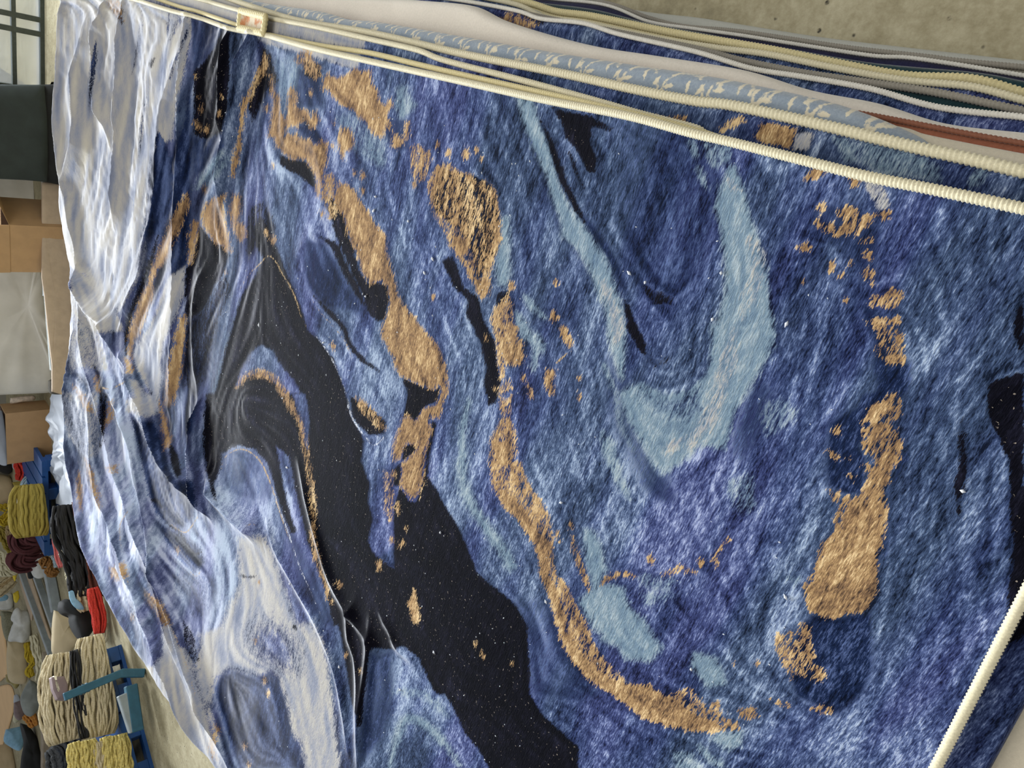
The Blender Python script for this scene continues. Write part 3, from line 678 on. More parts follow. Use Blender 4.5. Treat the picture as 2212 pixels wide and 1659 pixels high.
# folds: photo line, height, half width, steepness
RIDGES = [
    ('226,0 222,48 214,80 216,145 214,181 228,240 236,300', .035, .05),
    ('185,60 185,108 179,145 182,217 189,277 187,313 171,362 161,400 172,470 178,520 182,590', .04, .06),
    ('150,-20 148,80 144,200 142,300 150,380 150,450', .03, .07),
    ('272,0 273,60 273,108 275,150 271,217 269,289 265,338 260,400 258,450 250,490', .032, .04),
    ('393,125 385,165 374,205 366,277 361,340 361,400 351,460 335,520 318,575 296,640 277,690 268,740', .025, .05),
    ('411,28 412,60 415,120 417,217 417,330 412,400 405,549 402,684 396,760 388,819 371,880', .035, .045),
    ('499,58 495,110 492,169 492,241 488,300', .025, .045),
    ('547,70 540,110 532,158 523,253 510,310 500,348 491,400 480,440', .035, .045),
    ('184,575 190,610 206,650 222,672 236,684 250,700 262,730 268,770', .05, .06),
    ('190,620 196,700 205,760 222,820 240,880 250,960 262,1010 280,1060 300,1110 322,1180 345,1250', .04, .05),
    ('276,770 294,800 315,843 340,890 352,930 372,975 395,1010 430,1050 465,1095', .05, .05),
    ('240,830 262,880 285,930 300,990 318,1050 338,1120 352,1190 372,1270 395,1340 420,1420 450,1500 475,1600', .035, .055),
    ('165,700 160,800 160,900 166,1000 178,1080 190,1150 215,1220 250,1300 290,1390', .03, .07),
    ('205,860 212,950 218,1020 232,1090 255,1150 285,1230 320,1310 350,1390 375,1450 400,1540 430,1640', .035, .05),
    ('437,870 440,930 438,980 447,1030 455,1060 466,1100', .04, .035),
    ('462,1030 480,1065 505,1095 540,1130 575,1160', .035, .05),
    ('580,1120 600,1190 640,1260 680,1330 710,1400 730,1460 745,1540 752,1620', .008, .02),
    ('645,1000 690,1170 720,1260 760,1330 810,1400', .008, .02),
    ('770,1290 755,1330 756,1380 770,1420 778,1500 776,1580', .007, .022),
    ('800,1330 798,1400 790,1480 782,1560 775,1659', .009, .025),
    ('818,1320 842,1360 860,1400 900,1430', .006, .02),
    ('300,1440 330,1500 360,1580 380,1659', .02, .04),
    ('360,1180 362,1260 372,1330 392,1400 440,1490 470,1560 500,1659', .025, .04),
    ('660,300 690,330 700,400 690,480 640,560', .006, .05),
    ('450,560 430,640 425,740 430,850', .01, .04),
]


def seg_dist(Q, L):
    """distance of plane points Q (n,2) to polyline L, plus side sign"""
    D = np.full(len(Q), 1e9); T = np.zeros(len(Q))
    m = len(L) - 1
    for i in range(m):
        A, B = L[i], L[i + 1]; d = B - A; l2 = max(d @ d, 1e-12)
        t = np.clip(((Q - A) @ d) / l2, 0, 1); e = Q - A - t[:, None] * d
        dd = np.hypot(e[:, 0], e[:, 1]); k = dd < D
        D[k] = dd[k]; T[k] = (i + t[k]) / m
    return D, T


def relief(Q):
    """height of the folds over the flat top"""
    z = np.zeros(len(Q))
    for s, h, w in RIDGES:
        L = world_line(s, TOP, 18)[:, :2]
        lo, hi = L.min(0) - 3.2 * w, L.max(0) + 3.2 * w
        k = np.where((Q > lo).all(1) & (Q < hi).all(1))[0]
        if len(k) == 0: continue
        D, T = seg_dist(Q[k], L)
        f = np.clip(np.minimum(T, 1 - T) * 6, 0, 1)
        hh = h * RK * (.72 / np.cosh(np.minimum(D / w * 1.9, 30)) + .28 * np.exp(-D / (.3 * w))) * (.35 + .65 * f)
        z[k] += hh
    x, y = Q[:, 0], Q[:, 1]
    # soft swell of the far half, and small drape creases that run across it
    far = np.clip((x - 1.3) / 1.5, 0, 1)
    z += .012 * far * np.sin(x * 5.3 + 1.1 * np.sin(y * 2.1)) * np.cos(y * 1.7)
    z += .004 * far * np.sin(x * 31 + 3 * np.sin(y * 3 + x)) * (.5 + .5 * np.sin(y * 4.3 + x * 2))
    q = proj(np.column_stack([Q, np.full(len(Q), TOP)])); z += far ** 1.5 * .0030 * np.clip(samp(LIC1, q[:, 0], q[:, 1], LST), -2.2, 2.2) * (q[:, 0] > 60)
    z += .0025 * np.sin(x * 9 + y * 4) * np.sin(y * 7 - x * 3)
    return z


RK = 1.35
xs = [NEAR0 - .35]
while xs[-1] < 4.25:
    xs.append(xs[-1] + (.0032 if xs[-1] < 1.6 else .0042))
xs = np.array(xs); ny = 640
rl = 0.012
vv = np.linspace(0, 1, ny)
Xg, Vg = np.meshgrid(xs, vv, indexing='ij')
Yg = E0(Xg) + Vg * (2.95 - E0(Xg))
# shear so that the first row is the near edge
Xg = NEAR0 + (Xg - xs[0]) * (4.25 - NEAR0) / (4.25 - xs[0])
Xg = Xg + NEAR_S * Yg * np.clip(1 - (Xg - NEAR0) / .8, 0, 1)
Yg = E0(Xg) + Vg * (2.95 - E0(Xg))
Q = np.stack([Xg.ravel(), Yg.ravel()], 1)
BDP = np.vstack([BD, [[BD[-1, 0] - .02, -3], [-3, -3], [-3, 2.05]]])


def outside(Q):
    ins = np.zeros(len(Q), bool)
    for A, B in zip(BDP, np.roll(BDP, -1, 0)):
        if A[1] == B[1]: continue
        ins ^= ((A[1] > Q[:, 1]) != (B[1] > Q[:, 1])) & (Q[:, 0] < (B[0] - A[0]) * (Q[:, 1] - A[1]) / (B[1] - A[1]) + A[0])
    return ~ins


def drape(Q, z0, r=.10, keep=.42):
    """lay plane points over the pile: past its plan they bend down its side"""
    out = outside(Q); z = z0 + relief(Q); P = np.column_stack([Q, z])
    k = np.where(out)[0]
    if len(k):
        best = np.full(len(k), 1e9); near = np.zeros((len(k), 2)); q = Q[k]
        for i in range(0, len(BD) - 1, 2):
            A, B = BD[i], BD[min(i + 2, len(BD) - 1)]; d = B - A; l2 = max(d @ d, 1e-12)
            t = np.clip(((q - A) @ d) / l2, 0, 1); e = q - A - t[:, None] * d; dd = np.hypot(e[:, 0], e[:, 1]); m = dd < best
            best[m] = dd[m]; near[m] = (A + t[:, None] * d)[m]
        dirn = (q - near) / np.maximum(best, 1e-6)[:, None]
        s = np.minimum(best, keep)
        a = np.minimum(s / r, math.pi / 2 * .97)
        hor = r * np.sin(a) + np.maximum(s - r * math.pi / 2 * .97, 0) * .05
        ver = r * (1 - np.cos(a)) + np.maximum(s - r * math.pi / 2 * .97, 0)
        fade = np.clip(1 - best / .25, 0.15, 1)
        P[k, 0] = near[:, 0] + dirn[:, 0] * hor; P[k, 1] = near[:, 1] + dirn[:, 1] * hor
        P[k, 2] = z0 + (P[k, 2] - z0) * fade - ver
    return P


V = drape(Q, TOP)
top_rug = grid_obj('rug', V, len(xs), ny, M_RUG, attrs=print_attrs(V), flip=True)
tag(top_rug, 'blue, black and gold marbled velvet rug lying uppermost on the pile', 'rug', 'rugs in the pile')


# stitched edges
def binding(name, P, r, mat, parent=None, pitch=.0045, amp=.16, flat=.8):
    P = np.asarray(P, float); L = np.linalg.norm(np.diff(P, axis=0), axis=1).sum()
    n = max(8, int(L / pitch * 4)); n = min(n, 5200); k = 8
    C = smooth_line(P, n); T = np.gradient(C, axis=0); T /= np.linalg.norm(T, axis=1)[:, None]
    up = np.array([0, 0, 1.0]); Sd = np.cross(T, up); Sd /= np.linalg.norm(Sd, axis=1)[:, None] + 1e-9; U = np.cross(Sd, T)
    a = np.arange(k) / k * 2 * math.pi
    s = np.arange(n)[:, None] * (L / n) / pitch + a[None, :] / (2 * math.pi) * .9
    rr = r * (1 + amp * (np.abs(np.sin(math.pi * s)) * 2 - 1))
    V = C[:, None, :] + rr[:, :, None] * (np.cos(a)[None, :, None] * Sd[:, None, :] + flat * np.sin(a)[None, :, None] * U[:, None, :])
    V = np.concatenate([V, V[:, :1]], 1).reshape(-1, 3)
    return grid_obj(name, V, n, k + 1, mat, parent)


def thread_mat(name, c):
    n = N(name); x = n.noise(400, 2); col = n.mix(n.step(x, .3, .7), tuple(v * .82 for v in c[:3]) + (1,), c)
    n.link(col, n.b.inputs['Base Color']); n.set(Roughness=.7, Sheen_Weight=.2); return n.m


M_CREAM_T = thread_mat('cream_thread', S(214, 205, 172)); M_YEL_T = thread_mat('yellowish_thread', S(216, 202, 150))
M_GREY_T = thread_mat('grey_brown_thread', S(142, 136, 122)); M_WHITE_T = thread_mat('white_thread', S(212, 208, 196)); M_RUST_T = thread_mat('rust_thread', S(128, 74, 48))


def drape_line(L2, z0, dz=0.0):
    P = drape(np.asarray(L2)[:, :2], z0); P[:, 2] += dz; return P


def edge_path(E, x0, x1, n=700):
    x = np.linspace(x0, x1, n); return np.stack([x, E(x)], 1)


xn = NEAR0 + NEAR_S * float(E0(np.array([NEAR0]))[()])
ys = np.linspace(0, 2.6, 200)
near_line = np.stack([NEAR0 + NEAR_S * ys, ys], 1)
near_line[0] = [xn, float(E0(np.array([xn])))]
right_line = edge_path(E0, xn, 3.95, 900)
full = np.vstack([near_line[::-1], right_line[1:]])
pathP = drape_line(full, TOP, .002)
binding('stitched_edge', pathP, .0055, M_CREAM_T, top_rug)
# ------------------------------------------------------------------ the lower rugs, each wider than the one on it
iy = int(np.argmax(BD[:, 1]))
_fy = BD[iy:][::-1]; _lx = BD[:iy + 1]


def far_x(y): return np.interp(y, _fy[:, 1], _fy[:, 0])


def left_y(x): return np.where(x < _lx[-1, 0], np.interp(x, _lx[:, 0], _lx[:, 1]), np.interp(-x, -_fy[::-1, 0][np.argsort(-_fy[::-1, 0])], _fy[::-1, 1][np.argsort(-_fy[::-1, 0])]))


def slab(label, line, z1, z0, mat, thread=None, near=0.0, r_thread=.005, pitch=.005, inset=.05, name='rug', bind_near=False, x0b=None, attrs=None, nx=640, step=.006):
    L = world_line(line, z1); P = smooth_line(L[:, :2], 300); P = P[np.argsort(P[:, 0])]
    off = E0(P[:, 0]) - P[:, 1]
    E = lambda x: E0(x) - np.interp(x, P[:, 0], off)
    h = z1 - z0; r = min(h * .5, .012)
    t = np.linspace(0, 1, nx) ** 1.5
    # rows across: right side face, the right strip (dense), then to the left side
    prof = [(r * 1.2, -h), (0, -h * .97), (-.2 * r, -h * .6), (0, -r), (.35 * r, -.3 * r), (r, 0)]
    dense = [(r + step * i, 0) for i in range(1, int(.27 / step) + 1)]
    rows = prof + dense
    nfar = 14; V = []
    yb = None
    for a, dz in rows:
        x = NEAR0 + near + (3.66 - inset - NEAR0 - near) * t
        for _ in range(2): y = E(x) + a; x = NEAR0 + near + NEAR_S * np.minimum(y, 1.2) * (1 - t) + (np.minimum(far_x(y), 3.75) - inset - NEAR0 - near) * t
        V.append(np.column_stack([x, E(x) + a, np.full(nx, z1 + dz)]))
    last = V[-1]
    yl = left_y(np.minimum(last[:, 0], 2.4)) - inset
    for k in range(1, nfar + 1):
        f = k / nfar; y = last[:, 1] * (1 - f) + yl * f
        x = NEAR0 + near + NEAR_S * np.minimum(y, 1.2) * (1 - t) + (far_x(y) - inset - NEAR0 - near) * t
        V.append(np.column_stack([x, y, np.full(nx, z1)]))
    e = V[-1].copy(); e[:, 2] = z0; e[:, 1] += .01; V.append(e)
    A = np.stack(V, 1)
    # close the near and far ends
    n_end = A[:1].copy(); n_end[:, :, 2] = z0 + .0; n_end[:, :, 0] -= .004
    f_end = A[-1:].copy(); f_end[:, :, 2] = z0; f_end[:, :, 0] += .004
    A = np.concatenate([n_end, A, f_end], 0); nv = A.shape[1]
    VV = A.reshape(-1, 3)
    o = grid_obj(name, VV, nx + 2, nv, mat, attrs=(attrs or print_attrs)(VV), flip=True)
    tag(o, label, 'rug', 'rugs in the pile')
    if thread:
        x = np.linspace(NEAR0 + near + .01, 3.6 - inset, 900)
        C = np.column_stack([x, E(x), np.full(900, z1 - .001)])
        if bind_near:
            yy = np.linspace(.6, 0, 60); C = np.vstack([np.column_stack([NEAR0 + near + NEAR_S * yy, yy, np.full(60, z1)]), C])
            C = C[np.r_[0:60, 60 + np.where(C[60:, 1] < C[59, 1] + .001)[0][:1].repeat(0), np.arange(62, len(C))]]
        binding('stitched_edge', C, r_thread, thread, o, pitch)
    return o, E


def plain_rug(name, c, v=.10, sheen=.3):
    n = N(name); a = n.noise(9, 4); b = n.noise(240, 3, .7)
    t = n.math('ADD', n.math('MULTIPLY', a, .5), n.math('MULTIPLY', b, .5))
    n.link(n.ramp(t, [(.3, tuple(x * (1 - v) for x in c[:3]) + (1,)), (.7, tuple(min(1, x * (1 + v)) for x in c[:3]) + (1,))]), n.b.inputs['Base Color'])
    n.set(Roughness=.9, Sheen_Weight=sheen, Sheen_Roughness=.4, Specular_IOR_Level=.15); n.bump(b, .3, .004)
    return n.m


M_CREAM = plain_rug('cream_pile', S(206, 196, 174)); M_WCREAM = plain_rug('off_white_pile', S(214, 206, 192))
M_RUST = plain_rug('rust_pile', S(142, 88, 66), .2); M_GREEN = plain_rug('dark_green_pile', S(26, 52, 56), .5); M_NAVY = plain_rug('dark_navy_pile', S(34, 34, 62), .5)
M_YCREAM = plain_rug('yellow_cream_pile', S(212, 202, 160)); M_GREYB = plain_rug('grey_brown_pile', S(124, 120, 108), .2); M_BASE = plain_rug('white_backing', S(176, 176, 166), .06, .1)

# floral print: pale leaves on looping stems
mf = N('leaf_print_pile')
_b = mf.noise(240, 3, .7); _a = mf.noise(16, 3)
gcol = mf.ramp(mf.math('ADD', mf.math('MULTIPLY', _a, .5), mf.math('MULTIPLY', _b, .5)), [(.3, S(118, 132, 146)), (.7, S(158, 168, 176))])
lm = mf.step(mf.math('ADD', mf.attr('leaf'), mf.math('MULTIPLY', mf.math('SUBTRACT', _b, .5), .006)), -.0008, .0012)
mf.link(mf.mix(lm, gcol, S(214, 204, 178)), mf.b.inputs['Base Color']); mf.set(Roughness=.9, Sheen_Weight=.4, Specular_IOR_Level=.15); mf.bump(_b, .3, .004)
M_LEAF = mf.m
_rng = random.Random(3)


def leaf_attr(V):
    x, y = V[:, 0], V[:, 1]
    base = E3(x) - .002        # the border runs beside the edge above it
    d = np.full(len(x), -.05); rng = random.Random(11)
    for k in range(46):
        x0 = .12 + k * .078
        yb = float(E3(np.array([x0])))
        m = np.abs(x - x0) < .09
        xx, yy = x[m] - x0, y[m] - yb
        dd = d[m]
        # stem: an arc
        R = .028; dd = np.maximum(dd, .0016 - np.abs(np.hypot((xx - .01) * .8, (yy + .008)) - R) - np.where(yy > -.006, .02, 0))
        for (lx, ly, an) in ((-.022, -.020, 50), (-.012, -.040, 75), (.012, -.046, 35), (.030, -.034, 60), (.034, -.014, 10), (.004, -.022, 100), (-.032, -.006, 30)):
            lx += rng.uniform(-.004, .004); ly += rng.uniform(-.004, .004); a = math.radians(an + rng.uniform(-12, 12))
            u = (xx - lx) * math.cos(a) + (yy - ly) * math.sin(a); v = -(xx - lx) * math.sin(a) + (yy - ly) * math.cos(a)
            dd = np.maximum(dd, .0032 * (1 - (u / .0105) ** 2) - np.abs(v))
        d[m] = dd
    return {'leaf': d}


slab('blue marbled rug right under the uppermost one, its cream edge doubling the top edge', '300,-16 380,12 430,26 500,50 551,68 640,88 706,101 800,115 900,139 1002,163 1148,196 1243,218 1400,255 1528,292 1600,320 1800,372 2212,462', .692, .681, M_RUG, M_YEL_T)
s2, E2 = slab('marbled rug third from the top of the pile, a folded patch showing at its edge', '300,-30 420,-4 500,18 577,38 675,57 800,85 900,108 958,130 1116,171 1275,215 1385,247 1500,277 1540,296 1800,375 2212,465', .681, .666, M_RUG, M_CREAM_T)
_c = pt(2212, 1504, .666); NR3 = _c.x - NEAR_S * _c.y - NEAR0
s3, E3 = slab('dark blue rug with tan patches beside the pale leaf-patterned rug', '300,-52 450,-16 538,12 643,44 800,71 1002,117 1211,158 1370,193 1500,218 1583,228 1767,268 1950,312 2100,345 2212,371', .666, .645, M_RUG, M_CREAM_T, near=NR3, r_thread=.0062, pitch=.0058)
slab('grey blue rug with cream leaf border lying under the stitched blue rugs', '400,-34 538,1 675,23 738,40 800,46 958,73 1116,101 1275,127 1500,161 1620,184 1767,217 1877,253 1969,294 2024,326 2212,390', .645, .615, M_LEAF, near=NR3 + .02, attrs=leaf_attr, nx=1300, step=.003)
slab('thin cream rug emerging between the leaf border and the rust rug', '700,34 1100,112 1500,178 1700,222 1830,252 1951,277 1990,290 2097,312 2212,334', .615, .600, M_CREAM, near=NR3 - .16)
slab('rust brown rug wedged in the right side of the pile', '700,34 1100,112 1500,178 1700,220 1830,248 1851,244 1951,262 2097,290 2212,310', .600, .580, M_RUST, M_RUST_T, r_thread=.003, near=-.30)
slab('broad off-white rug waving under the leaf-patterned rug', '500,-50 700,-16 900,-2 1002,9 1072,41 1173,73 1275,98 1400,117 1583,147 1730,191 1877,220 2024,264 2212,286', .580, .535, M_WCREAM, near=-.31)
slab('blue marbled rug in the middle of the pile side with thin white stitching', '700,-40 900,-12 1009,3 1116,23 1167,40 1259,50 1338,74 1500,111 1620,147 1730,165 1877,191 2024,231 2212,253', .535, .49, M_RUG, M_WHITE_T, near=-.19, r_thread=.0035, pitch=.004)
slab('dark green rug with grey brown stitching between two blue rugs', '900,-20 1167,36 1338,70 1500,104 1600,130 1730,156 1877,178 2024,200 2212,240', .49, .46, M_GREEN, M_GREY_T, near=-.2, r_thread=.0045)
slab('blue rug lying just below the yellowish cream edged rug', '900,-30 1100,6 1173,36 1259,48 1400,79 1547,103 1657,117 1804,147 1951,173 2097,187 2212,217', .46, .41, M_RUG, M_CREAM_T, near=-.21, r_thread=.0045)
slab('yellowish cream rug in the lower part of the pile side', '900,-40 1060,-12 1142,6 1200,24 1275,34 1400,60 1500,79 1657,106 1804,136 1951,163 2097,171 2212,202', .41, .36, M_YCREAM, M_YEL_T, near=-.22, r_thread=.006, pitch=.006)
slab('dark green rug low in the pile, above the grey brown one', '900,-46 1060,-16 1142,0 1275,17 1385,45 1500,66 1583,82 1700,102 1877,132 2097,152 2212,172', .36, .28, M_GREEN, near=-.23)
slab('grey brown stitched rug at the bottom of the pile, on the white wrapped bale', '900,-56 1142,-14 1300,4 1400,38 1473,56 1583,66 1694,82 1840,104 2000,122 2060,130 2212,145', .20, .12, M_GREYB, M_GREY_T, near=-.34, r_thread=.004)
slab('dark navy rug with a thin white edge just over the grey brown one', '900,-52 1142,-9 1300,9 1400,46 1500,62 1600,76 1700,92 1877,119 1960,124 2060,138 2212,163', .28, .20, M_NAVY, M_WHITE_T, near=-.33, r_thread=.003)
bale, _ = slab('flat white wrapped bale on the concrete floor at the bottom of the pile', '900,-66 1142,-26 1200,-8 1250,-1 1306,9 1400,24 1500,35 1583,48 1767,77 1951,99 2212,128', .12, 0, M_BASE, near=-.27, name='wrapped_bale')
bale['category'] = 'bale'; del bale['group']

# folded patch on the third rug
q = [pt(523, 24, .70), pt(577, 37, .70), pt(572, 73, .70), pt(519, 61, .70)]
c0 = sum(q, Vector()) / 4
fv = []; ff = []
n = 12
for i in range(n + 1):
    for j in range(n + 1):
        u, v = i / n, j / n
        p = (q[0] * (1 - u) + q[1] * u) * (1 - v) + (q[3] * (1 - u) + q[2] * u) * v
        e = min(u, 1 - u, v, 1 - v); fv.append(Vector((p.x, p.y, .699 + .006 * (1 if e < .1 else 0))))
for i in range(n):
    for j in range(n):
        a = i * (n + 1) + j; ff.append((a, a + 1, a + n + 2, a + n + 1))
pm = N('mottled_rust_patch'); x = pm.noise(28, 3, .6)
pm.link(pm.ramp(x, [(.45, S(196, 184, 160)), (.58, S(176, 116, 70))]), pm.b.inputs['Base Color'])
patch = mesh_obj('folded_patch', fv, ff, pm.m, s2); tag(patch, 'cream square patch mottled with rust')
pp = [q[0], q[1], q[2], q[3], q[0]]
pp = np.vstack([np.linspace(pp[i], pp[i + 1], 12) for i in range(4)]); pp[:, 2] = .704
binding('patch_border', pp, .008, M_YEL_T, patch, .01)

# lint on the top rug
rng = random.Random(7); lv = []; lf = []
spots = [(920, 590), (938, 560), (885, 478), (812, 425), (808, 455), (1215, 1085), (735, 1440), (865, 1490), (620, 1010), (700, 740), (560, 702), (1395, 610), (1360, 590), (790, 640), (940, 1408), (1180, 1300), (952, 1150), (1560, 590), (1697, 1290), (1495, 1445), (1540, 690), (2082, 1060), (770, 1350), (1700, 700), (630, 1260), (610, 860)]
while len(spots) < 330:
    spots.append((rng.uniform(480, 1150), rng.uniform(200, 1650)) if rng.random() < .8 else (rng.uniform(900, 1800), rng.uniform(300, 1600)))
lq = [pt(*s) for s in spots]; lq2 = drape(np.array([[p.x, p.y] for p in lq]), TOP)
for (p, sp) in zip(lq2, range(len(spots))):
    if p[1] < float(E0(p[0])) + .02: continue
    s = (.0022 if sp < 26 else rng.uniform(.0005, .0011)) * (1 + .3 * p[0]); a = rng.uniform(0, 6.3); l = s * rng.uniform(1, 2.2)
    ca, sa = math.cos(a), math.sin(a); b = len(lv)
    for u, v, w_ in ((-l, 0, 0), (0, -s, 0), (l, 0, 0), (0, s, 0), (0, 0, s * 1.2), (0, 0, -s * .3)):
        lv.append((p[0] + u * ca - v * sa, p[1] + u * sa + v * ca, p[2] + w_ + .0015))
    for f_ in ((0, 1, 4), (1, 2, 4), (2, 3, 4), (3, 0, 4), (1, 0, 5), (2, 1, 5), (3, 2, 5), (0, 3, 5)): lf.append(tuple(b + k for k in f_))
lint = mesh_obj('lint', lv, lf, simple('white_lint', S(225, 228, 232), .8, .03)); tag(lint, 'tiny white lint flecks scattered over the top rug', 'lint', kind='stuff')
# ------------------------------------------------------------------ floor, far wall, glazed door
mfl = N('worn_concrete'); a = mfl.noise(1.6, 5, .6); b = mfl.noise(14, 5, .65); c = mfl.noise(60, 4, .7); v = mfl.new('ShaderNodeTexVoronoi'); v.inputs['Scale'].default_value = 26; mfl.link(mfl.coord(), v.inputs['Vector'])
t = mfl.math('ADD', mfl.math('MULTIPLY', a, .4), mfl.math('ADD', mfl.math('MULTIPLY', b, .4), mfl.math('MULTIPLY', c, .3)))
colr = mfl.ramp(t, [(.35, S(108, 101, 80)), (.52, S(150, 141, 112)), (.7, S(182, 174, 146))])
pit = mfl.math('MULTIPLY', mfl.step(v.outputs['Distance'], .16, .07), mfl.step(b, .44, .54))
mfl.link(mfl.mix(pit, colr, S(34, 30, 24)), mfl.b.inputs['Base Color']); mfl.set(Roughness=.75, Specular_IOR_Level=.3)
mfl.bump(mfl.math('SUBTRACT', t, mfl.math('MULTIPLY', pit, .6)), .35, .01)
fl = mesh_obj('floor', [(-2, -5, 0), (14, -5, 0), (14, 14, 0), (-2, 14, 0), (-2, -5, -.1), (14, -5, -.1), (14, 14, -.1), (-2, 14, -.1)],
              [(0, 1, 2, 3), (7, 6, 5, 4), (0, 4, 5, 1), (1, 5, 6, 2), (2, 6, 7, 3), (3, 7, 4, 0)], mfl.m, smooth=False)
tag(fl, kind='structure')


def boxv(x0, y0, z0, x1, y1, z1):
    return [(x0, y0, z0), (x1, y0, z0), (x1, y1, z0), (x0, y1, z0), (x0, y0, z1), (x1, y0, z1), (x1, y1, z1), (x0, y1, z1)]


BF = [(0, 3, 2, 1), (4, 5, 6, 7), (0, 1, 5, 4), (1, 2, 6, 5), (2, 3, 7, 6), (3, 0, 4, 7)]


def boxes(name, bs, mat, parent=None, bevel=0, smooth=False):
    V, Fc = [], []
    for b in bs:
        k = len(V); V += boxv(*b) if not isinstance(b[0], (tuple, list, Vector)) else list(b); Fc += [tuple(k + i for i in f) for f in BF]
    o = mesh_obj(name, V, Fc, mat, parent, smooth)
    if bevel:
        m = o.modifiers.new('bevel', 'BEVEL'); m.width = bevel; m.segments = 2
    return o


WX = 7.5
M_PLASTER = simple('grey_plaster', S(150, 146, 134), .9, .12, 3, .1)
wl = boxes('wall_far', [(WX, -5, 0, WX + .2, -1.9, 3.6), (WX, .86, 0, WX + 2.2, 1.06, 3.6), (WX + 2, 1.06, 0, WX + 2.2, 6.5, 3.6), (WX, -1.9, 2.6, WX + .2, .86, 3.6), (WX + .05, -1.9, 0, WX + .2, .86, .015)], M_PLASTER); tag(wl, kind='structure')
M_DKMETAL = simple('dark_green_grey_metal', S(74, 80, 72), .5, .1, 40, metal=.3)
bars = []
for y in (-1.9, -1.25, -.6, .255, .362, .80): bars.append((WX - .03, y, .02, WX + .03, y + .04, 2.6))
for z in (.0, .195, .8, 1.4, 2.0, 2.55): bars.append((WX - .028, -1.9, z, WX + .028, .86, z + .03))
dr = boxes('window_1', bars, M_DKMETAL); tag(dr, kind='structure')
gm = N('frosted_daylit_glass'); gm.set(Roughness=.35, Transmission_Weight=.6, Alpha=.35); gm.b.inputs['Base Color'].default_value = S(200, 214, 232)
pane = boxes('window_pane', [(WX - .004, -1.85, .03, WX + .004, .8, 2.56)], gm.m, dr)
# yard behind the glazed door
yd = mesh_obj('trim_1', boxv(WX + 2.5, -4, 0, WX + 2.6, 4, 3.5), BF, simple('pale_yard_wall', S(206, 214, 228), .9, .15, 2), smooth=False); tag(yd, kind='structure')


# ------------------------------------------------------------------ things behind the pile
def anchor_plane(xb, yb, z0):
    B = pt(xb, yb, z0); n = Vector((-B.x, -B.y, 0)).normalized()
    return B, n


def onp(px, py, B, n, back=0.0):
    r = RW @ np.array([px - CX, py - CY, FPX]); r = Vector(r)
    Q0 = B - n * back
    E = Vector((0, 0, EYE)); t = (Q0 - E).dot(n) / r.dot(n)
    return E + r * t


def plist(s): return [tuple(float(v) for v in q.split(',')) for q in s.split()]


def noise3(p, s=1.0):
    return math.sin(p.x * 17 * s + 1.3 * math.sin(p.z * 23 * s)) * math.cos(p.z * 19 * s + p.y * 13 * s + 1.1 * math.sin(p.y * 29 * s))


def lump(name, label, cat, s, mat, T=.2, z0=0.0, anc=None, crease=.012, group=None, box=.0, parent=None, seed=0, fs=1.0, rib=0.0, fwd=0.0):
    """soft solid thing with the outline s (photo positions), standing at its own place and T deep"""
    P = plist(s); n0 = len(P)
    if anc is None:
        k = max(range(n0), key=lambda i: P[i][0]); anc = (P[k][0], P[k][1])
    B, n = anchor_plane(anc[0], anc[1], z0)
    O = smooth_line(np.array(P + P[:1]), 64)[:-1] if not box else np.array([[P[i][0] + (P[(i + 1) % n0][0] - P[i][0]) * j / 8, P[i][1] + (P[(i + 1) % n0][1] - P[i][1]) * j / 8] for i in range(n0) for j in range(8)])
    m = len(O); c = O.mean(0)
    rings = [(1, 0), (.985, .3), (.93, .6), (.82, .8), (.62, .93), (.36, .99), (.12, 1)] if not box else [(1, .5), (1, .85), (.97, .98), (.7, 1), (.4, 1), (.12, 1)]
    V = []; R = []
    sides = [(1, rings), (-1, rings[1:] if not box else rings)]
    W3 = [onp(o[0], o[1], B, n, T / 2 - fwd) for o in O]; c3 = onp(c[0], c[1], B, n, T / 2 - fwd)
    side_dir = Vector((n.y, -n.x, 0))
    for sg, rg in sides:
        idx = []
        for f, d in rg:
            row = []
            for j in range(m):
                p = c3 + (W3[j] - c3) * f
                dn = crease * noise3(p * fs + Vector((seed, seed * .7, 0)), 1) * (1 if f < 1 else .4)
                if rib: dn += rib * abs(math.sin((p.dot(side_dir) * .9 + p.z * .25) * 60)) * (f < 1)
                p = p + n * (sg * d * T / 2 + dn); row.append(len(V)); V.append(p)
            idx.append(row)
        V.append(c3 + n * sg * T / 2); idx.append(len(V) - 1); R.append(idx)
    Fc = []
    fr, bk = R
    for idx, flip in ((fr, 0), (bk, 1)):
        rows = idx[:-1]
        if flip and not box: rows = [fr[0]] + rows
        for a, b in zip(rows[:-1], rows[1:]):
            for j in range(m):
                f_ = (a[j], a[(j + 1) % m], b[(j + 1) % m], b[j]); Fc.append(f_ if flip else f_[::-1])
        for j in range(m):
            f_ = (rows[-1][j], rows[-1][(j + 1) % m], idx[-1]); Fc.append(f_ if flip else f_[::-1])
    if box:
        a, b = fr[0], bk[0]
        for j in range(m): Fc.append((a[j], a[(j + 1) % m], b[(j + 1) % m], b[j]))
    zmin = min(v.z for v in V)
    if zmin < z0 and parent is None and z0 <= .16:
        V = [Vector((v.x, v.y, max(v.z, z0))) for v in V]
    o = mesh_obj(name, V, Fc, mat, parent)
    if label and parent is None: tag(o, label, cat, group)
    elif label: tag(o, label)
    return o


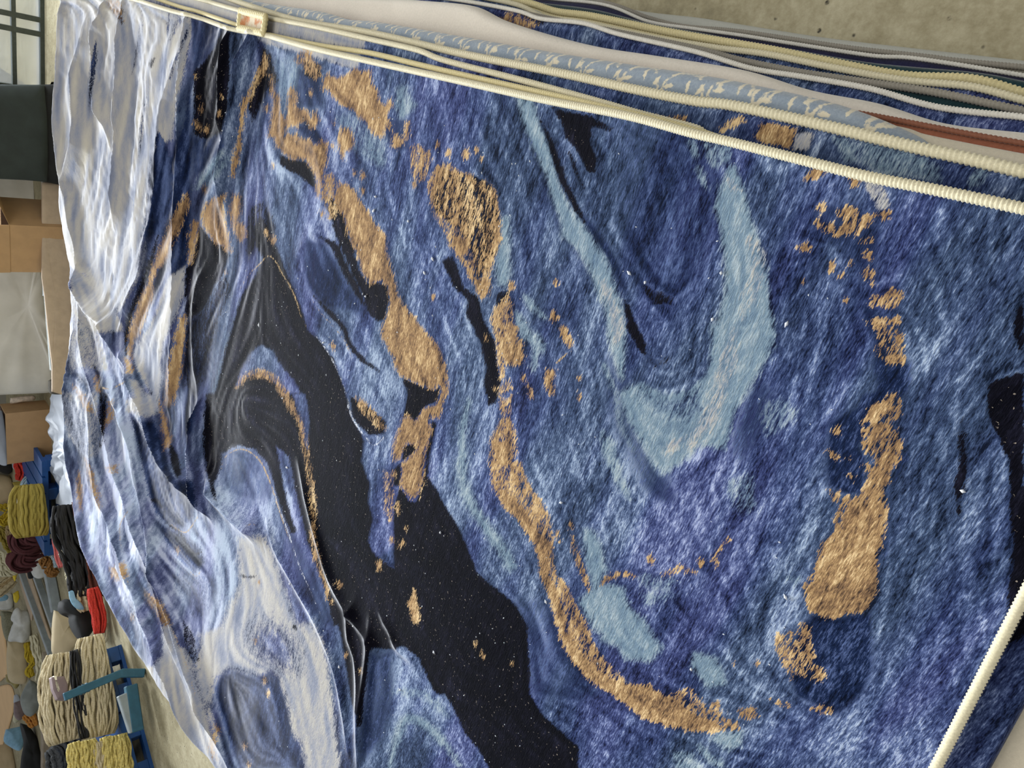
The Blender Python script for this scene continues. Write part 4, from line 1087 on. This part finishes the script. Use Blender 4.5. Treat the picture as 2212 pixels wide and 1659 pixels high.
def tubes(lines, r, k=6):
    V, Fc = [], []
    for L in lines:
        L = [Vector(p) for p in L]; b = len(V)
        for i, p in enumerate(L):
            t = (L[min(i + 1, len(L) - 1)] - L[max(i - 1, 0)]).normalized(); u = t.cross(Vector((.13, .31, 1))).normalized(); w = t.cross(u)
            rr = r if not isinstance(r, (list, tuple)) else r[min(i, len(r) - 1)]
            for j in range(k):
                a = 2 * math.pi * j / k; V.append(p + (u * math.cos(a) + w * math.sin(a)) * rr)
        for i in range(len(L) - 1):
            for j in range(k):
                Fc.append((b + i * k + j, b + i * k + (j + 1) % k, b + (i + 1) * k + (j + 1) % k, b + (i + 1) * k + j))
        Fc.append(tuple(b + j for j in range(k))[::-1]); Fc.append(tuple(b + (len(L) - 1) * k + j for j in range(k)))
    return V, Fc


def hank(name, label, cat, s, wpx, mat, z0=0.0, anc=None, strands=26, group=None, twist=.0, wob=.25, seed=1, flat=.6, r=None, parent=None, loop=False, back=0.0):
    """yarn hank: strands that run side by side along the line s"""
    P = smooth_line(np.array(plist(s)), 22)
    if anc is None:
        k = int(np.argmax(P[:, 0])); anc = (P[k, 0] + wpx / 2, P[k, 1])
    B, n = anchor_plane(anc[0], anc[1], z0); rng = random.Random(seed)
    C = [onp(a, b, B, n, back) for a, b in P]
    dist = (C[0] - Vector((0, 0, EYE))).length; W = wpx * dist / FPX * 1.15
    T = [(C[min(i + 1, 21)] - C[max(i - 1, 0)]).normalized() for i in range(22)]
    r = r or W / math.sqrt(strands) * .42
    lines = []
    for q in range(strands):
        a = rng.uniform(0, 6.28); rad = math.sqrt(rng.random()) * W / 2; ph = rng.uniform(0, 6); L = []
        for i in range(22):
            side = n.cross(T[i]); aa = a + twist * i / 21 * 6.28
            f = 1 - .35 * (abs(i / 10.5 - 1)) ** 4
            off = side * (math.cos(aa) * rad * f) + n * (math.sin(aa) * rad * f * flat)
            off += side * wob * r * math.sin(i * .9 + ph) + n * wob * r * math.cos(i * 1.3 + ph)
            p = C[i] + off; p.z = max(p.z, z0 + r); L.append(p)
        lines.append(L)
    V, Fc = tubes(lines, r)
    o = mesh_obj(name, V, Fc, mat, parent)
    if parent is None: tag(o, label, cat, group)
    return o


def beam(name, label, cat, a, b, w, mat, za=0.0, zb=0.0, anc=None, h=None, parent=None):
    if anc: B, n = anchor_plane(*anc); A1 = onp(*a, B, n); B1 = onp(*b, B, n)
    else: A1 = pt(*a, za); B1 = pt(*b, zb)
    h = h or w; t = (B1 - A1).normalized(); u = t.cross(Vector((0, 0, 1)))
    u = u.normalized() if u.length > .05 else Vector((0, 1, 0)); v_ = u.cross(t)
    c = []
    for e in (A1, B1):
        for sx, sy in ((-1, -1), (1, -1), (1, 1), (-1, 1)): c.append(e + u * sx * w / 2 + v_ * sy * h / 2)
    zz = min(p.z for p in c)
    if zz < 0: c = [p + Vector((0, 0, -zz)) for p in c]
    o = mesh_obj(name, c, BF, mat, parent, smooth=False); m = o.modifiers.new('bevel', 'BEVEL'); m.width = w * .08
    if parent is None: tag(o, label, cat)
    return o


def sheet(name, label, cat, s, mat, z=.03, crumple=.02, sub=18):
    """thin sheet lying on the floor"""
    P = plist(s); O = smooth_line(np.array(P + P[:1]), 60)[:-1]; W3 = [pt(a, b, z) for a, b in O]; c = sum(W3, Vector()) / len(W3)
    V, Fc = [], []; m = len(W3)
    rg = [1, .96, .88, .78, .66, .54, .42, .3, .18, .08]
    for f in rg:
        for p in W3:
            q = c + (p - c) * f; q.z = max(.004, z + crumple * noise3(q, .9) + .5 * crumple * noise3(q, 2.3)) if f < 1 else .004
            V.append(q)
    top = len(V)
    for i in range(len(rg) - 1):
        for j in range(m): Fc.append((i * m + j, i * m + (j + 1) % m, (i + 1) * m + (j + 1) % m, (i + 1) * m + j))
    V.append(c + Vector((0, 0, crumple * .3))); Fc += [((len(rg) - 1) * m + j, (len(rg) - 1) * m + (j + 1) % m, len(V) - 1) for j in range(m)]
    o = mesh_obj(name, V, Fc, mat); md = o.modifiers.new('solid', 'SOLIDIFY'); md.thickness = .003
    tag(o, label, cat); return o


def col(name, c, r=.85, v=.18, sc=60, b=.3, **k): return simple(name, S(*c), r, v, sc, b, **k)


M_CARD = col('corrugated_card', (180, 146, 106), .85, .05, 14, .05); M_CARD_D = col('card_inside_shaded', (96, 74, 58), .9, .06, 14)  # box insides: the same card with shade put into its colour
M_BLACK = col('black_fabric', (20, 22, 23), .8, .3, 12, .2); M_BLACKY = col('black_yarn', (24, 23, 24), .8, .4, 200, .3); M_GREYG = col('dark_grey_green_fabric', (44, 52, 50), .85, .15, 9, .1)
M_WRAP = col('translucent_white_wrap', (206, 202, 190), .35, .07, 5, .25); M_WHITEP = col('white_plastic', (170, 178, 190), .4, .06, 8, .2); M_BEIGE = col('beige_yarn', (196, 182, 148), .9, .15, 120, .6)
M_BEIGEP = col('beige_paper', (200, 184, 150), .8, .05, 8, .1); M_OLIVE = col('olive_yellow_yarn', (160, 142, 62), .85, .12, 150, .4); M_YEL = col('yellow_yarn', (196, 170, 44), .85, .2, 150, .4)
M_BURG = col('burgundy_yarn', (88, 44, 48), .85, .2, 150, .4); M_CREAMY = col('cream_yarn', (216, 210, 180), .85, .12, 150, .4); M_RED = col('red_yarn', (190, 48, 34), .85, .2, 120, .4)
M_BROWNY = col('brown_yarn', (140, 98, 48), .85, .25, 120, .4); M_LBLUE = col('light_blue_label', (128, 172, 198), .5, .12, 22); M_BLUEP = col('blue_plastic', (24, 76, 138), .45, .12, 8)
M_TEAL = col('teal_painted_steel', (40, 88, 108), .5, .12, 20); M_STEEL = col('galvanised_steel', (146, 156, 160), .4, .1, 12, metal=.3); M_TIMBER = col('worn_timber', (150, 138, 120), .8, .15, 10, .2)
M_PEACH = col('peach_sunlit_floor', (226, 188, 138), .75, .05, 3); M_TAN = col('tan_yarn', (178, 156, 116), .9, .2, 120, .5); M_SACK = col('beige_sack', (196, 176, 142), .85, .06, 9, .2)  # peach is concrete floor with the sunlight put into the colour
M_GREY = col('grey_printed_bag', (130, 136, 132), .6, .18, 8, .2); M_PURP = col('mauve_metal', (122, 104, 104), .5, .1, 20); M_CHALK = col('pale_metal_edge', (236, 228, 202), .5, .03, 10)
M_GREEN2 = col('green_label', (98, 146, 62), .6, .1, 30); M_YELSH = col('pale_yellow_yarn', (206, 188, 112), .85, .22, 90, .5); M_PINK = col('pink_yarn', (206, 110, 108), .85, .12, 60)
M_BROWNRED = col('brown_red_yarn', (92, 46, 34), .85, .25, 100, .4); M_COPPER = col('copper_brown_card', (184, 164, 140), .8, .08, 12); M_PWHITE = col('printed_white_bag', (204, 206, 202), .4, .12, 12, .3)
M_GREYBLK = col('charcoal_yarn', (62, 64, 66), .8, .45, 90, .5); M_ORANGE = col('orange_yarn', (188, 128, 58), .85, .2, 60, .4); M_YTAPE = col('yellow_tape', (232, 206, 54), .5, .1, 30)

# black bale in front of the glazed door, boxes, wrapped goods
bb = lump('fabric_bale', 'black fabric covered bale standing in front of the glazed door', 'bale', '-70,184 -20,183 60,184 100,183 175,184 175,300 175,396 130,398 60,384 0,380 -70,378', M_BLACK, .55, anc=(150, 290), box=1, crease=.006)
lump('top_cover', 'dark grey green cover over the upper part', '', '-68,185 -20,184 78,184 84,260 86,330 84,388 40,384 -68,379', M_GREYG, .60, anc=(150, 290), box=1, crease=.004, parent=bb, fwd=.025)
lump('wrapped_goods', 'tall goods wrapped in pale translucent plastic, left of the black bale', 'wrapped goods', '-90,392 0,388 72,394 80,470 88,600 94,660 104,720 112,790 112,835 95,848 50,850 0,852 -90,856', M_WRAP, .5, crease=.02, fs=.6, box=1)
lump('cardboard_sheet', 'plain brown card standing behind the two boxes', 'cardboard', '90,394 160,396 160,600 158,860 112,846 112,790 104,720 96,640 90,600', M_COPPER, .03, anc=(160, 620), box=1, crease=.002)
beam('steel_strip', 'grey steel strip leaning behind the card box', 'steel strip', (98, 392), (101, 640), .05, M_STEEL, anc=(158, 640, 0)); beam('steel_strip', 'grey bent strip running beside the wrapped goods to the floor', 'steel strip', (101, 590), (118, 800), .06, M_GREY, anc=(157, 640, 0))
lump('gap_shade', 'shaded gap built as a black piece across the brown card beside the pile', 'shade', '112,748 120,744 142,748 142,764 124,766 114,760', M_BLACK, .04, anc=(156, 755), crease=.003)  # added black solid for the shade in a gap
lump('piece', 'dark olive piece at the foot of the wrapped goods', 'piece', '104,822 120,816 140,822 150,838 142,850 118,852 106,846', col('dark_olive', (70, 64, 52)), .12, anc=(154, 838), crease=.01)  # dark olive piece where the goods meet the floor


def carton(label, A, Bq, Cq, xtop, wall=.008, flaps=True, z0=0.0):
    """open card box: front bottom corners A,B and side bottom corner C as photo positions on the floor; xtop: photo x of the front top edge"""
    a, b, c = pt(*A, z0), pt(*Bq, z0), pt(*Cq, z0); d = a + (c - b)
    nB = Vector((-b.x, -b.y, 0)).normalized(); top = onp(xtop, Bq[1], b, nB); h = top.z - z0; U = Vector((0, 0, h))
    root = empty('cardboard_box', ((a + c) / 2))
    inv = Matrix.Translation(-((a + c) / 2))
    tag(root, label, 'box', 'open cardboard boxes')
    ctr = (a + c) / 2
    q = [p - ctr for p in (a, b, c, d)]
    V = []; Fc = []
    inn = [p * .975 for p in q]
    for P_, up in ((q, 0), (q, 1), (inn, 1), (inn, 0)):
        for p in P_: V.append(p + (U if up else (Vector((0, 0, .01)) if P_ is inn else Vector())))
    for i in range(4):
        j = (i + 1) % 4
        Fc += [(i, j, 4 + j, 4 + i), (4 + i, 4 + j, 8 + j, 8 + i), (8 + i, 8 + j, 12 + j, 12 + i)]
    Fc += [(3, 2, 1, 0), (12, 13, 14, 15)]
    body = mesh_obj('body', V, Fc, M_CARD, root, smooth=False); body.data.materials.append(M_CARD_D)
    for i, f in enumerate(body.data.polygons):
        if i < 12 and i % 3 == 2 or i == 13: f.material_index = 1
    if flaps:
        for (i, j, tilt, ln) in ((0, 1, .05, .3), (2, 3, .9, .5), (1, 2, .75, .5)):
            e0, e1 = q[i] + U, q[j] + U; out = ((e0 + e1) / 2 - U).normalized(); out.z = 0
            w = (q[(j + 1) % 4] - q[j]).length * ln
            o0, o1 = e0 + out * w * tilt + Vector((0, 0, w * (1.05 - tilt))), e1 + out * w * tilt + Vector((0, 0, w * (1.05 - tilt)))
            th = out * .006
            mesh_obj('flap', [e0, e1, e1 + th, e0 + th, o0, o1, o1 + th, o0 + th], BF, M_CARD, root, smooth=False)
    return root


carton('open brown cardboard box whose right side catches light, beside the black bale', (152, 589), (152, 492), (130, 434), 20)
carton('dark brown cardboard box with a white sheet, next to the wrapped goods', (112, 990), (110, 884), (97, 864), 10, flaps=False)
lump('paper_sheet', 'bright white sheet leaning on the rear of the dark brown box', 'paper', '-20,860 2,878 12,930 16,985 14,1006 -10,990 -30,900', M_WHITEP, .03, anc=(108, 960), crease=.004)
sheet('plastic_sheet', 'crumpled translucent white plastic sheet on the floor beside the dark brown box', 'plastic sheet', '108,846 138,842 156,870 168,960 180,1060 168,1110 132,1098 120,1050 114,1000 112,930 106,880', M_WHITEP, .06, .04)
lump('printed_bag', 'small printed pink and yellow bag lying behind the dark brown box', 'bag', '22,860 40,856 72,854 74,864 50,868 24,872', col('printed_pink_bag', (214, 198, 180), .5, .2, 40), .1, anc=(100, 862), crease=.004)
sheet('cardboard_sheet', 'tan card lying on the floor by the rug pile edge', 'cardboard', '118,900 150,896 166,1000 140,1012 122,1004', M_CARD, .012, .004)


# blue plastic pallets
def pallet(label, a, b, depth, z=.15):
    p0, p1 = pt(*a, 0), pt(*b, 0); u = (p1 - p0); L = u.length; u.normalize(); w = Vector((0, 0, 1)).cross(u)
    if w.dot(p0) < 0: w = -w
    root = empty('pallet', p0); tag(root, label, 'pallet', 'blue pallets under the yarn')
    X = lambda s, t, h: u * s + w * t + Vector((0, 0, h))
    def bx(s0, s1, t0, t1, h0, h1): return [X(s0, t0, h0), X(s1, t0, h0), X(s1, t1, h0), X(s0, t1, h0), X(s0, t0, h1), X(s1, t0, h1), X(s1, t1, h1), X(s0, t1, h1)]
    k = int(L / .16)
    boxes('deck', [bx(i * L / k + .01, (i + 1) * L / k - .01, 0, depth, z - .03, z) for i in range(k)] + [bx(0, L, t, t + .08, z - .05, z - .03) for t in (0, depth / 2, depth - .08)], M_BLUEP, root)
    for i in range(4):
        for t in (0, depth / 2 - .06, depth - .12):
            s0 = i * (L - .12) / 3
            boxes('foot', [bx(s0, s0 + .12, t, t + .12, .025, z - .05)], M_BLUEP, root, .005)
    for t in (0, depth / 2 - .05, depth - .1): boxes('runner', [bx(0, L, t, t + .1, 0, .025)], M_BLUEP, root)
    return root


pallet('blue plastic pallet behind the white plastic sheet, under the olive hanks', (130, 990), (134, 1195), .9)
pallet('blue plastic pallet nearest the rug pile, under the beige hanks', (262, 1392), (336, 1670), 1.1)
Z = .15
HG = 'yarn hanks on and around the pallets'
hk = hank('yarn_hank', 'olive yellow yarn hanks lying as one neat block on the blue pallet', 'yarn', '68,1048 69,1100 70,1158', 58, M_OLIVE, Z, anc=(99, 1100), strands=90, group=HG, wob=.3)
lump('tie', 'cream frayed end strip', '', '30,1058 36,1052 40,1090 44,1130 46,1162 38,1140 33,1100', M_CREAMY, .1, Z, anc=(99, 1100), parent=hk)
hank('yarn_hank', 'burgundy yarn hank with cream ties beneath the olive block', 'yarn', '88,1150 70,1168 50,1172 34,1150', 34, M_BURG, 0, anc=(104, 1170), strands=50, group=HG, twist=.4)
hank('yarn_hank', 'burgundy yarn hank with cream ties nearest the cream cone', 'yarn', '80,1185 62,1205 46,1212 36,1190', 36, M_BURG, 0, anc=(100, 1200), strands=50, group=HG, twist=.5, seed=4)
for k, (s_, lb) in enumerate((('36,1140 44,1168 60,1182 78,1184', 'upper'), ('34,1170 42,1196 56,1206 74,1206', 'middle'), ('38,1196 48,1216 62,1222 76,1216', 'lower'))):
    hank('yarn_tie', 'cream yarn tie wrapped round the burgundy hanks, %s of three' % lb, 'yarn tie', s_, 5, M_CREAMY, 0, anc=(98, 1195), strands=5)
hank('yarn_hank', 'red yarn hank beside the dark brown box', 'yarn', '40,998 48,1012 50,1024 44,1038', 18, M_RED, 0, anc=(86, 1020), strands=22, group=HG)
hank('yarn_hank', 'pale blue and green looped yarn hank beside the red hank', 'yarn', '62,992 70,1010 66,1030 54,1044 50,1050', 12, col('pale_blue_yarn', (168, 190, 200)), 0, anc=(92, 1020), strands=12, group=HG)
hank('yarn_hank', 'cream looped yarn hank between the red hank and the blue pallet', 'yarn', '76,994 84,1012 80,1032 66,1046 54,1052', 7, M_CREAMY, 0, anc=(90, 1025), strands=8, group=HG)
lump('yarn_ball', 'dark yarn ball with a bright bead, behind the red hank', 'yarn', '0,1004 12,1000 24,1004 28,1014 20,1024 6,1022 -4,1014', M_BLACKY, .15, crease=.004)
lump('yarn_ball', 'small pale lilac yarn ball between dark ball and red hank', 'yarn', '26,998 32,996 36,1004 32,1014 27,1010', M_WHITEP, .05, crease=.002)
lump('sack', 'round beige sack behind the olive hanks', 'sack', '-20,1024 10,1026 24,1034 30,1052 30,1072 22,1086 -20,1090', M_SACK, .3, crease=.006)
lump('label_card', 'small olive card between the loops and the olive block', 'card', '26,1042 48,1040 52,1052 34,1054', M_OLIVE, .03, crease=.001)
for k, (s_, w_, c_, lb) in enumerate((('-6,1096 14,1094 30,1086', 12, M_YEL, 'yellow yarn hank trailing behind the beige sack'), ('-6,1120 8,1130 20,1110 30,1112', 14, M_YEL, 'tangled yellow and gold yarn hank left of the olive block'), ('0,1140 10,1160 20,1180 26,1192', 14, M_OLIVE, 'gold yarn hank hanging down toward the white plaits'), ('18,1110 24,1140 22,1165', 14, M_TAN, 'tan yarn hank among the yellow ones'))):
    hank('yarn_hank', lb, 'yarn', s_, w_, c_, 0, strands=16, group=HG, seed=k + 9, wob=.8)
for k in range(4):
    hank('yarn_plait', 'white yarn plait running beside the burgundy hanks, %s of the four' % ('topmost', 'second from the top', 'third from the top', 'lowest')[k], 'yarn', '%d,%d %d,%d %d,%d' % (-6, 1192 + 14 * k, 14, 1204 + 12 * k, 40, 1206 + 9 * k), 9, M_CREAMY, 0, anc=(52 - k, 1215), strands=9, group='white yarn plaits', twist=1.5, seed=k)
for k in range(3):
    hank('yarn_hank', ('pale tan strands below the white plaits', 'tan strands fanning toward the steel rails', 'beige strands lowest beside the yellow tape')[k], 'yarn', '%d,%d %d,%d %d,%d' % (-4, 1262 + 12 * k, 14, 1250 + 10 * k, 32, 1238 + 8 * k), 13, M_TAN if k % 2 else M_BEIGE, 0, anc=(44, 1260), strands=14, group=HG, seed=k + 20)
lump('tape', 'yellow tape loop beside the white plaits', 'tape', '27,1218 40,1222 43,1232 36,1244 32,1256 26,1240', M_YTAPE, .03, crease=.002)
lump('tape', 'yellow tape end below the steel rails', 'tape', '28,1282 40,1276 42,1290 36,1302 30,1298', M_YTAPE, .03, crease=.002)
lump('bag', 'white and blue plastic bag at the edge of the yarn heap', 'bag', '-10,1286 10,1281 26,1284 30,1300 24,1316 6,1318 -10,1310', M_PWHITE, .2, crease=.012)
lump('printed_panel', 'pale blue print', '', '-8,1288 8,1284 18,1288 14,1298 -6,1300', M_LBLUE, .21, anc=(30, 1300), crease=.01, fwd=.02, parent=bpy.context.scene.objects['bag'])
lump('yarn_cone', 'grey green yarn cone below the white and blue bag', 'yarn cone', '2,1320 24,1322 34,1334 28,1356 18,1384 10,1376 4,1350', col('grey_green', (132, 132, 112)), .15, crease=.005)
lump('bag', 'clear white plastic bag with something pink, in the middle of the heap', 'bag', '38,1312 46,1318 62,1320 66,1340 66,1372 52,1388 34,1386 18,1384 24,1358 30,1344 24,1336 30,1318', M_PWHITE, .25, crease=.02)
lump('cone_sleeve', 'beige paper sleeve below the clear white bag', 'sleeve', '16,1386 40,1384 56,1394 60,1430 58,1470 46,1478 20,1470 14,1430', M_BEIGEP, .2, crease=.01)
hank('yarn_hank', 'yellow twisted yarn right of the beige sleeve', 'yarn', '58,1388 62,1412 70,1430 62,1446 68,1462', 10, M_YEL, 0, strands=12, group=HG, twist=1, wob=.8)
hank('yarn_hank', 'white yarn strands between the yellow twist and the timber rail', 'yarn', '72,1372 78,1400 88,1436 84,1470', 11, M_CREAMY, 0, strands=12, group=HG, wob=.8, seed=3)
lump('printed_bag', 'olive and yellow printed bag above the grey printed bag', 'bag', '12,1458 26,1452 44,1456 44,1474 34,1488 24,1478 14,1472', col('olive_print_bag', (150, 138, 84), .6, .3, 20), .15, crease=.01)
lump('printed_bag', 'grey printed bag with a pale yellow edge, beside the timber rail', 'bag', '64,1468 78,1476 86,1498 95,1514 80,1536 66,1548 52,1540 44,1512 52,1488', M_GREY, .2, crease=.008)
lump('printed_bag', 'mauve grey bag under the grey printed bag', 'bag', '30,1518 46,1514 56,1528 54,1546 40,1556 30,1544', M_PURP, .15, crease=.008)
lump('tissue', 'crumpled white tissue next to the peach sunlit floor', 'tissue', '30,1502 38,1500 44,1512 40,1520 30,1520', M_WHITEP, .06, crease=.01)
lump('cup', 'off-white cup shape beside the light blue bag', 'cup', '30,1540 40,1538 44,1552 34,1562 28,1556', M_CREAMY, .08, crease=.002)
hank('yarn_hank', 'orange yarn below the grey printed bag', 'yarn', '56,1542 68,1552 76,1568', 14, M_ORANGE, 0, strands=14, group=HG)
lump('printed_bag', 'light blue bag with red and yellow print, lower left of the heap', 'bag', '12,1576 30,1572 52,1570 54,1590 50,1612 40,1622 20,1612 8,1600', M_LBLUE, .2, crease=.01)
lump('bag', 'black plastic bag beside the light blue bag', 'bag', '44,1562 60,1568 76,1590 86,1620 94,1660 100,1690 48,1690 46,1640 52,1600', M_BLACK, .35, crease=.02)
lump('sack', 'beige sack in front of the light blue bag', 'sack', '-20,1612 14,1608 30,1618 38,1640 42,1700 -20,1700', M_SACK, .35, crease=.01)
sheet('sunlit_floor_patch', 'sunlit floor as a peach coloured sheet beyond the yarn heap', 'board', '-8,1335 2,1335 12,1400 14,1460 8,1464 -8,1464', M_PEACH, .02, .0)  # sunlight on the floor painted as added peach sheets
sheet('sunlit_floor_patch', 'larger patch of sunlit floor as a peach coloured sheet beside the light blue bag', 'board', '-8,1484 18,1480 28,1500 28,1530 18,1570 8,1600 -8,1630', M_PEACH, .02, .0)
# rails
beam('steel_rail', 'grey steel rail slanting under the cream cone', 'rail', (44, 1226), (112, 1412), .07, M_STEEL, .05, .05)
beam('steel_rail', 'pale steel rail nearer the black bag', 'rail', (72, 1228), (116, 1350), .06, M_STEEL, .05, .05)
beam('steel_rail', 'light grey steel rail closest to the black hank', 'rail', (104, 1226), (122, 1320), .09, M_STEEL, .05, .05)
beam('timber_board', 'pinkish timber board between the steel rails', 'board', (58, 1228), (114, 1404), .16, M_COPPER, .02, .02, h=.03)
beam('timber_rail', 'long worn timber rail beside the beige hanks', 'rail', (104, 1412), (100, 1660), .1, M_TIMBER, .05, .05)
beam('timber_board', 'tan board lying under the plastic bags', 'board', (44, 1245), (70, 1330), .2, M_COPPER, .01, .01, h=.02)
lump('yarn_cone', 'cream cone with a pointed tip lying on the rails', 'yarn cone', '63,1220 70,1206 84,1178 88,1194 96,1214 106,1228 104,1240 86,1250 72,1244', M_PWHITE, .2, crease=.004)
lump('end_cap', 'black square cap under the cream cone', 'cap', '58,1234 70,1230 74,1246 62,1250', M_BLACK, .06, anc=(90, 1240), crease=.001)
hank('yarn_hank', 'brown twisted yarn between the cream cone and the black hank', 'yarn', '92,1192 106,1188 118,1184', 10, M_BROWNY, 0, anc=(128, 1200), strands=12, group=HG, seed=2)
hank('yarn_hank', 'brown yarn tangle above the steel rails', 'yarn', '92,1206 104,1222 112,1234 124,1230', 16, M_BROWNY, 0, anc=(130, 1225), strands=18, group=HG, twist=1, wob=1, seed=6)
hank('yarn_hank', 'pale blue yarn end beside the brown tangle', 'yarn', '112,1200 118,1212 120,1226', 6, col('pale_blue_thread', (160, 180, 190)), 0, anc=(132, 1215), strands=6, group=HG)
# black hank and neighbours
hank('yarn_hank', 'long black yarn hank leaning against the rug pile', 'yarn', '140,1092 142,1130 154,1170 172,1210 178,1250 176,1288', 44, M_BLACKY, 0, anc=(206, 1200), strands=60, group=HG, seed=5, wob=.6)
hank('yarn_hank', 'brown red yarn hank between the black hank and the rugs', 'yarn', '166,1082 180,1130 196,1190 206,1250 212,1290', 22, M_BROWNRED, 0, anc=(216, 1200), strands=24, group=HG, seed=8, back=.1)
hank('yarn_hank', 'pink yarn strip along the black hank', 'yarn', '116,1122 120,1160 126,1200 132,1226', 9, M_PINK, 0, anc=(160, 1180), strands=9, group=HG)
hank('yarn_plait', 'white twisted cord along the black hank', 'yarn', '128,1166 134,1194 144,1222 148,1254', 9, M_CREAMY, 0, anc=(180, 1200), strands=7, twist=4)
hank('yarn_hank', 'beige fringed yarn hank below the black hank', 'yarn', '176,1272 184,1290 190,1318', 28, M_BEIGE, 0, anc=(222, 1290), strands=30, group=HG, seed=9)
hank('yarn_hank', 'bright red yarn hank against the rug pile', 'yarn', '200,1270 206,1300 214,1335 214,1368', 20, M_RED, 0, anc=(236, 1310), strands=24, group=HG, seed=12)
lump('label_card', 'green label beside the red hank', 'label', '198,1318 208,1314 210,1330 204,1346 198,1338', M_GREEN2, .03, anc=(226, 1330), crease=.001)
lump('label_card', 'small green label under the cream loop', 'label', '208,1374 216,1370 218,1380 210,1388', M_GREEN2, .03, anc=(236, 1380), crease=.001)
hank('yarn_hank', 'cream yarn loop beside the red hank', 'yarn', '208,1372 218,1370 228,1350 230,1362 226,1384 208,1396', 6, M_CREAMY, 0, anc=(240, 1370), strands=6, group=HG, seed=3)
lump('bag', 'shiny black bag below the black hank', 'bag', '128,1300 142,1294 160,1304 176,1314 192,1322 204,1346 196,1368 176,1384 160,1366 152,1344 150,1328 134,1324 126,1314', M_BLACK, .3, 0, anc=(232, 1350), crease=.012)
lump('label_card', 'light blue label lying on the shiny black bag', 'label', '148,1278 158,1276 164,1292 176,1304 182,1316 168,1316 156,1306 150,1292', M_LBLUE, .03, anc=(234, 1340), crease=.004)
lump('paper_sheet', 'beige paper folded beside the shiny black bag', 'paper', '116,1318 140,1326 160,1332 152,1354 172,1382 160,1400 146,1414 114,1412 112,1360', M_BEIGEP, .12, 0, anc=(208, 1380), crease=.01)
hank('yarn_hank', 'wide beige yarn hank in a plastic sleeve, left of the black strip', 'yarn', '136,1412 134,1500 142,1602', 60, M_BEIGE, Z, anc=(250, 1520), strands=170, group=HG, seed=41, wob=.7, flat=.6, back=.22)
hank('yarn_hank', 'black yarn strip squeezed between the two wide beige hanks', 'yarn', '164,1404 174,1490 188,1594', 24, M_BLACKY, Z, anc=(250, 1500), strands=60, group=HG, seed=42, wob=.6, flat=.9, back=.06)
hank('yarn_hank', 'widest beige yarn hank nearest the rug pile', 'yarn', '204,1374 212,1480 214,1590', 64, M_BEIGE, Z, anc=(256, 1480), strands=190, group=HG, seed=43, wob=.7, flat=.6, back=.22)
lump('sack', 'white plastic sleeve along the wide beige hank', 'sleeve', '112,1504 130,1514 140,1540 138,1590 128,1598 116,1560', M_PWHITE, .1, Z, anc=(236, 1560), crease=.006)
hank('yarn_hank', 'charcoal and grey yarn hank below the beige hanks', 'yarn', '120,1606 138,1624 144,1660 148,1700', 50, M_GREYBLK, 0, anc=(262, 1640), strands=40, group=HG, seed=15)
for k in range(7):
    x0 = 160 + 17 * k
    hank('yarn_hank', 'pale yellow yarn hank, %s of the sheaf counted from the charcoal hank' % ('first', 'second', 'third', 'fourth', 'fifth', 'sixth', 'seventh')[k], 'yarn', '%d,%d %d,1640 %d,1710' % (x0 + (4 if k % 2 else 0), 1604 - 3 * k + (8 if k == 3 else 0), x0 + 5, x0 + 12), 22, M_YELSH if k != 3 else M_BEIGE, Z, anc=(292, 1640), strands=26, group='pale yellow sheaf of hanks', seed=30 + k, wob=.6)
lump('sack', 'white plastic sleeve round the yellow sheaf', 'sleeve', '150,1622 158,1626 164,1660 166,1700 146,1700', M_PWHITE, .1, Z, anc=(290, 1650), crease=.004)
# jack with teal handle
jk = empty('lifting_jack', pt(290, 1490, 0)); tag(jk, 'teal steel post with a square mauve metal head in front of the beige hanks', 'jack')
ctr = jk.location
def local(o): o.parent = jk; o.matrix_parent_inverse = Matrix.Translation(-ctr); return o
local(beam('post', '', '', (138, 1506), (268, 1452), .055, M_TEAL, anc=(318, 1470, 0)))
for k, x_ in enumerate((170, 178, 186)):
    y_ = 1506 - (x_ - 138) * 54 / 130; o_ = beam('collar', '', '', (x_, y_), (x_ + 5, y_ - 2), .066, M_TEAL, anc=(317, 1470, 0)); local(o_)
for nm, s_, m_ in (('head', '108,1464 136,1462 144,1480 144,1514 122,1512 112,1490', M_PURP), ('head_rim', '112,1462 118,1462 127,1494 124,1502 118,1498', M_CHALK)):
    o_ = lump(nm, 'mauve metal head' if nm == 'head' else 'pale metal rim', '', s_, m_, .12 if nm == 'head' else .16, anc=(316, 1480), box=1, crease=0, parent=jk); o_.matrix_parent_inverse = Matrix.Translation(-ctr)
for a_, b_, w_, m_ in (((268, 1452), (318, 1452), .06, M_TEAL), ((264, 1500), (290, 1580), .07, M_STEEL), ((282, 1480), (296, 1580), .08, M_TEAL)):
    local(beam('frame_bar', '', '', a_, b_, w_, m_, anc=(320, 1480, 0)))
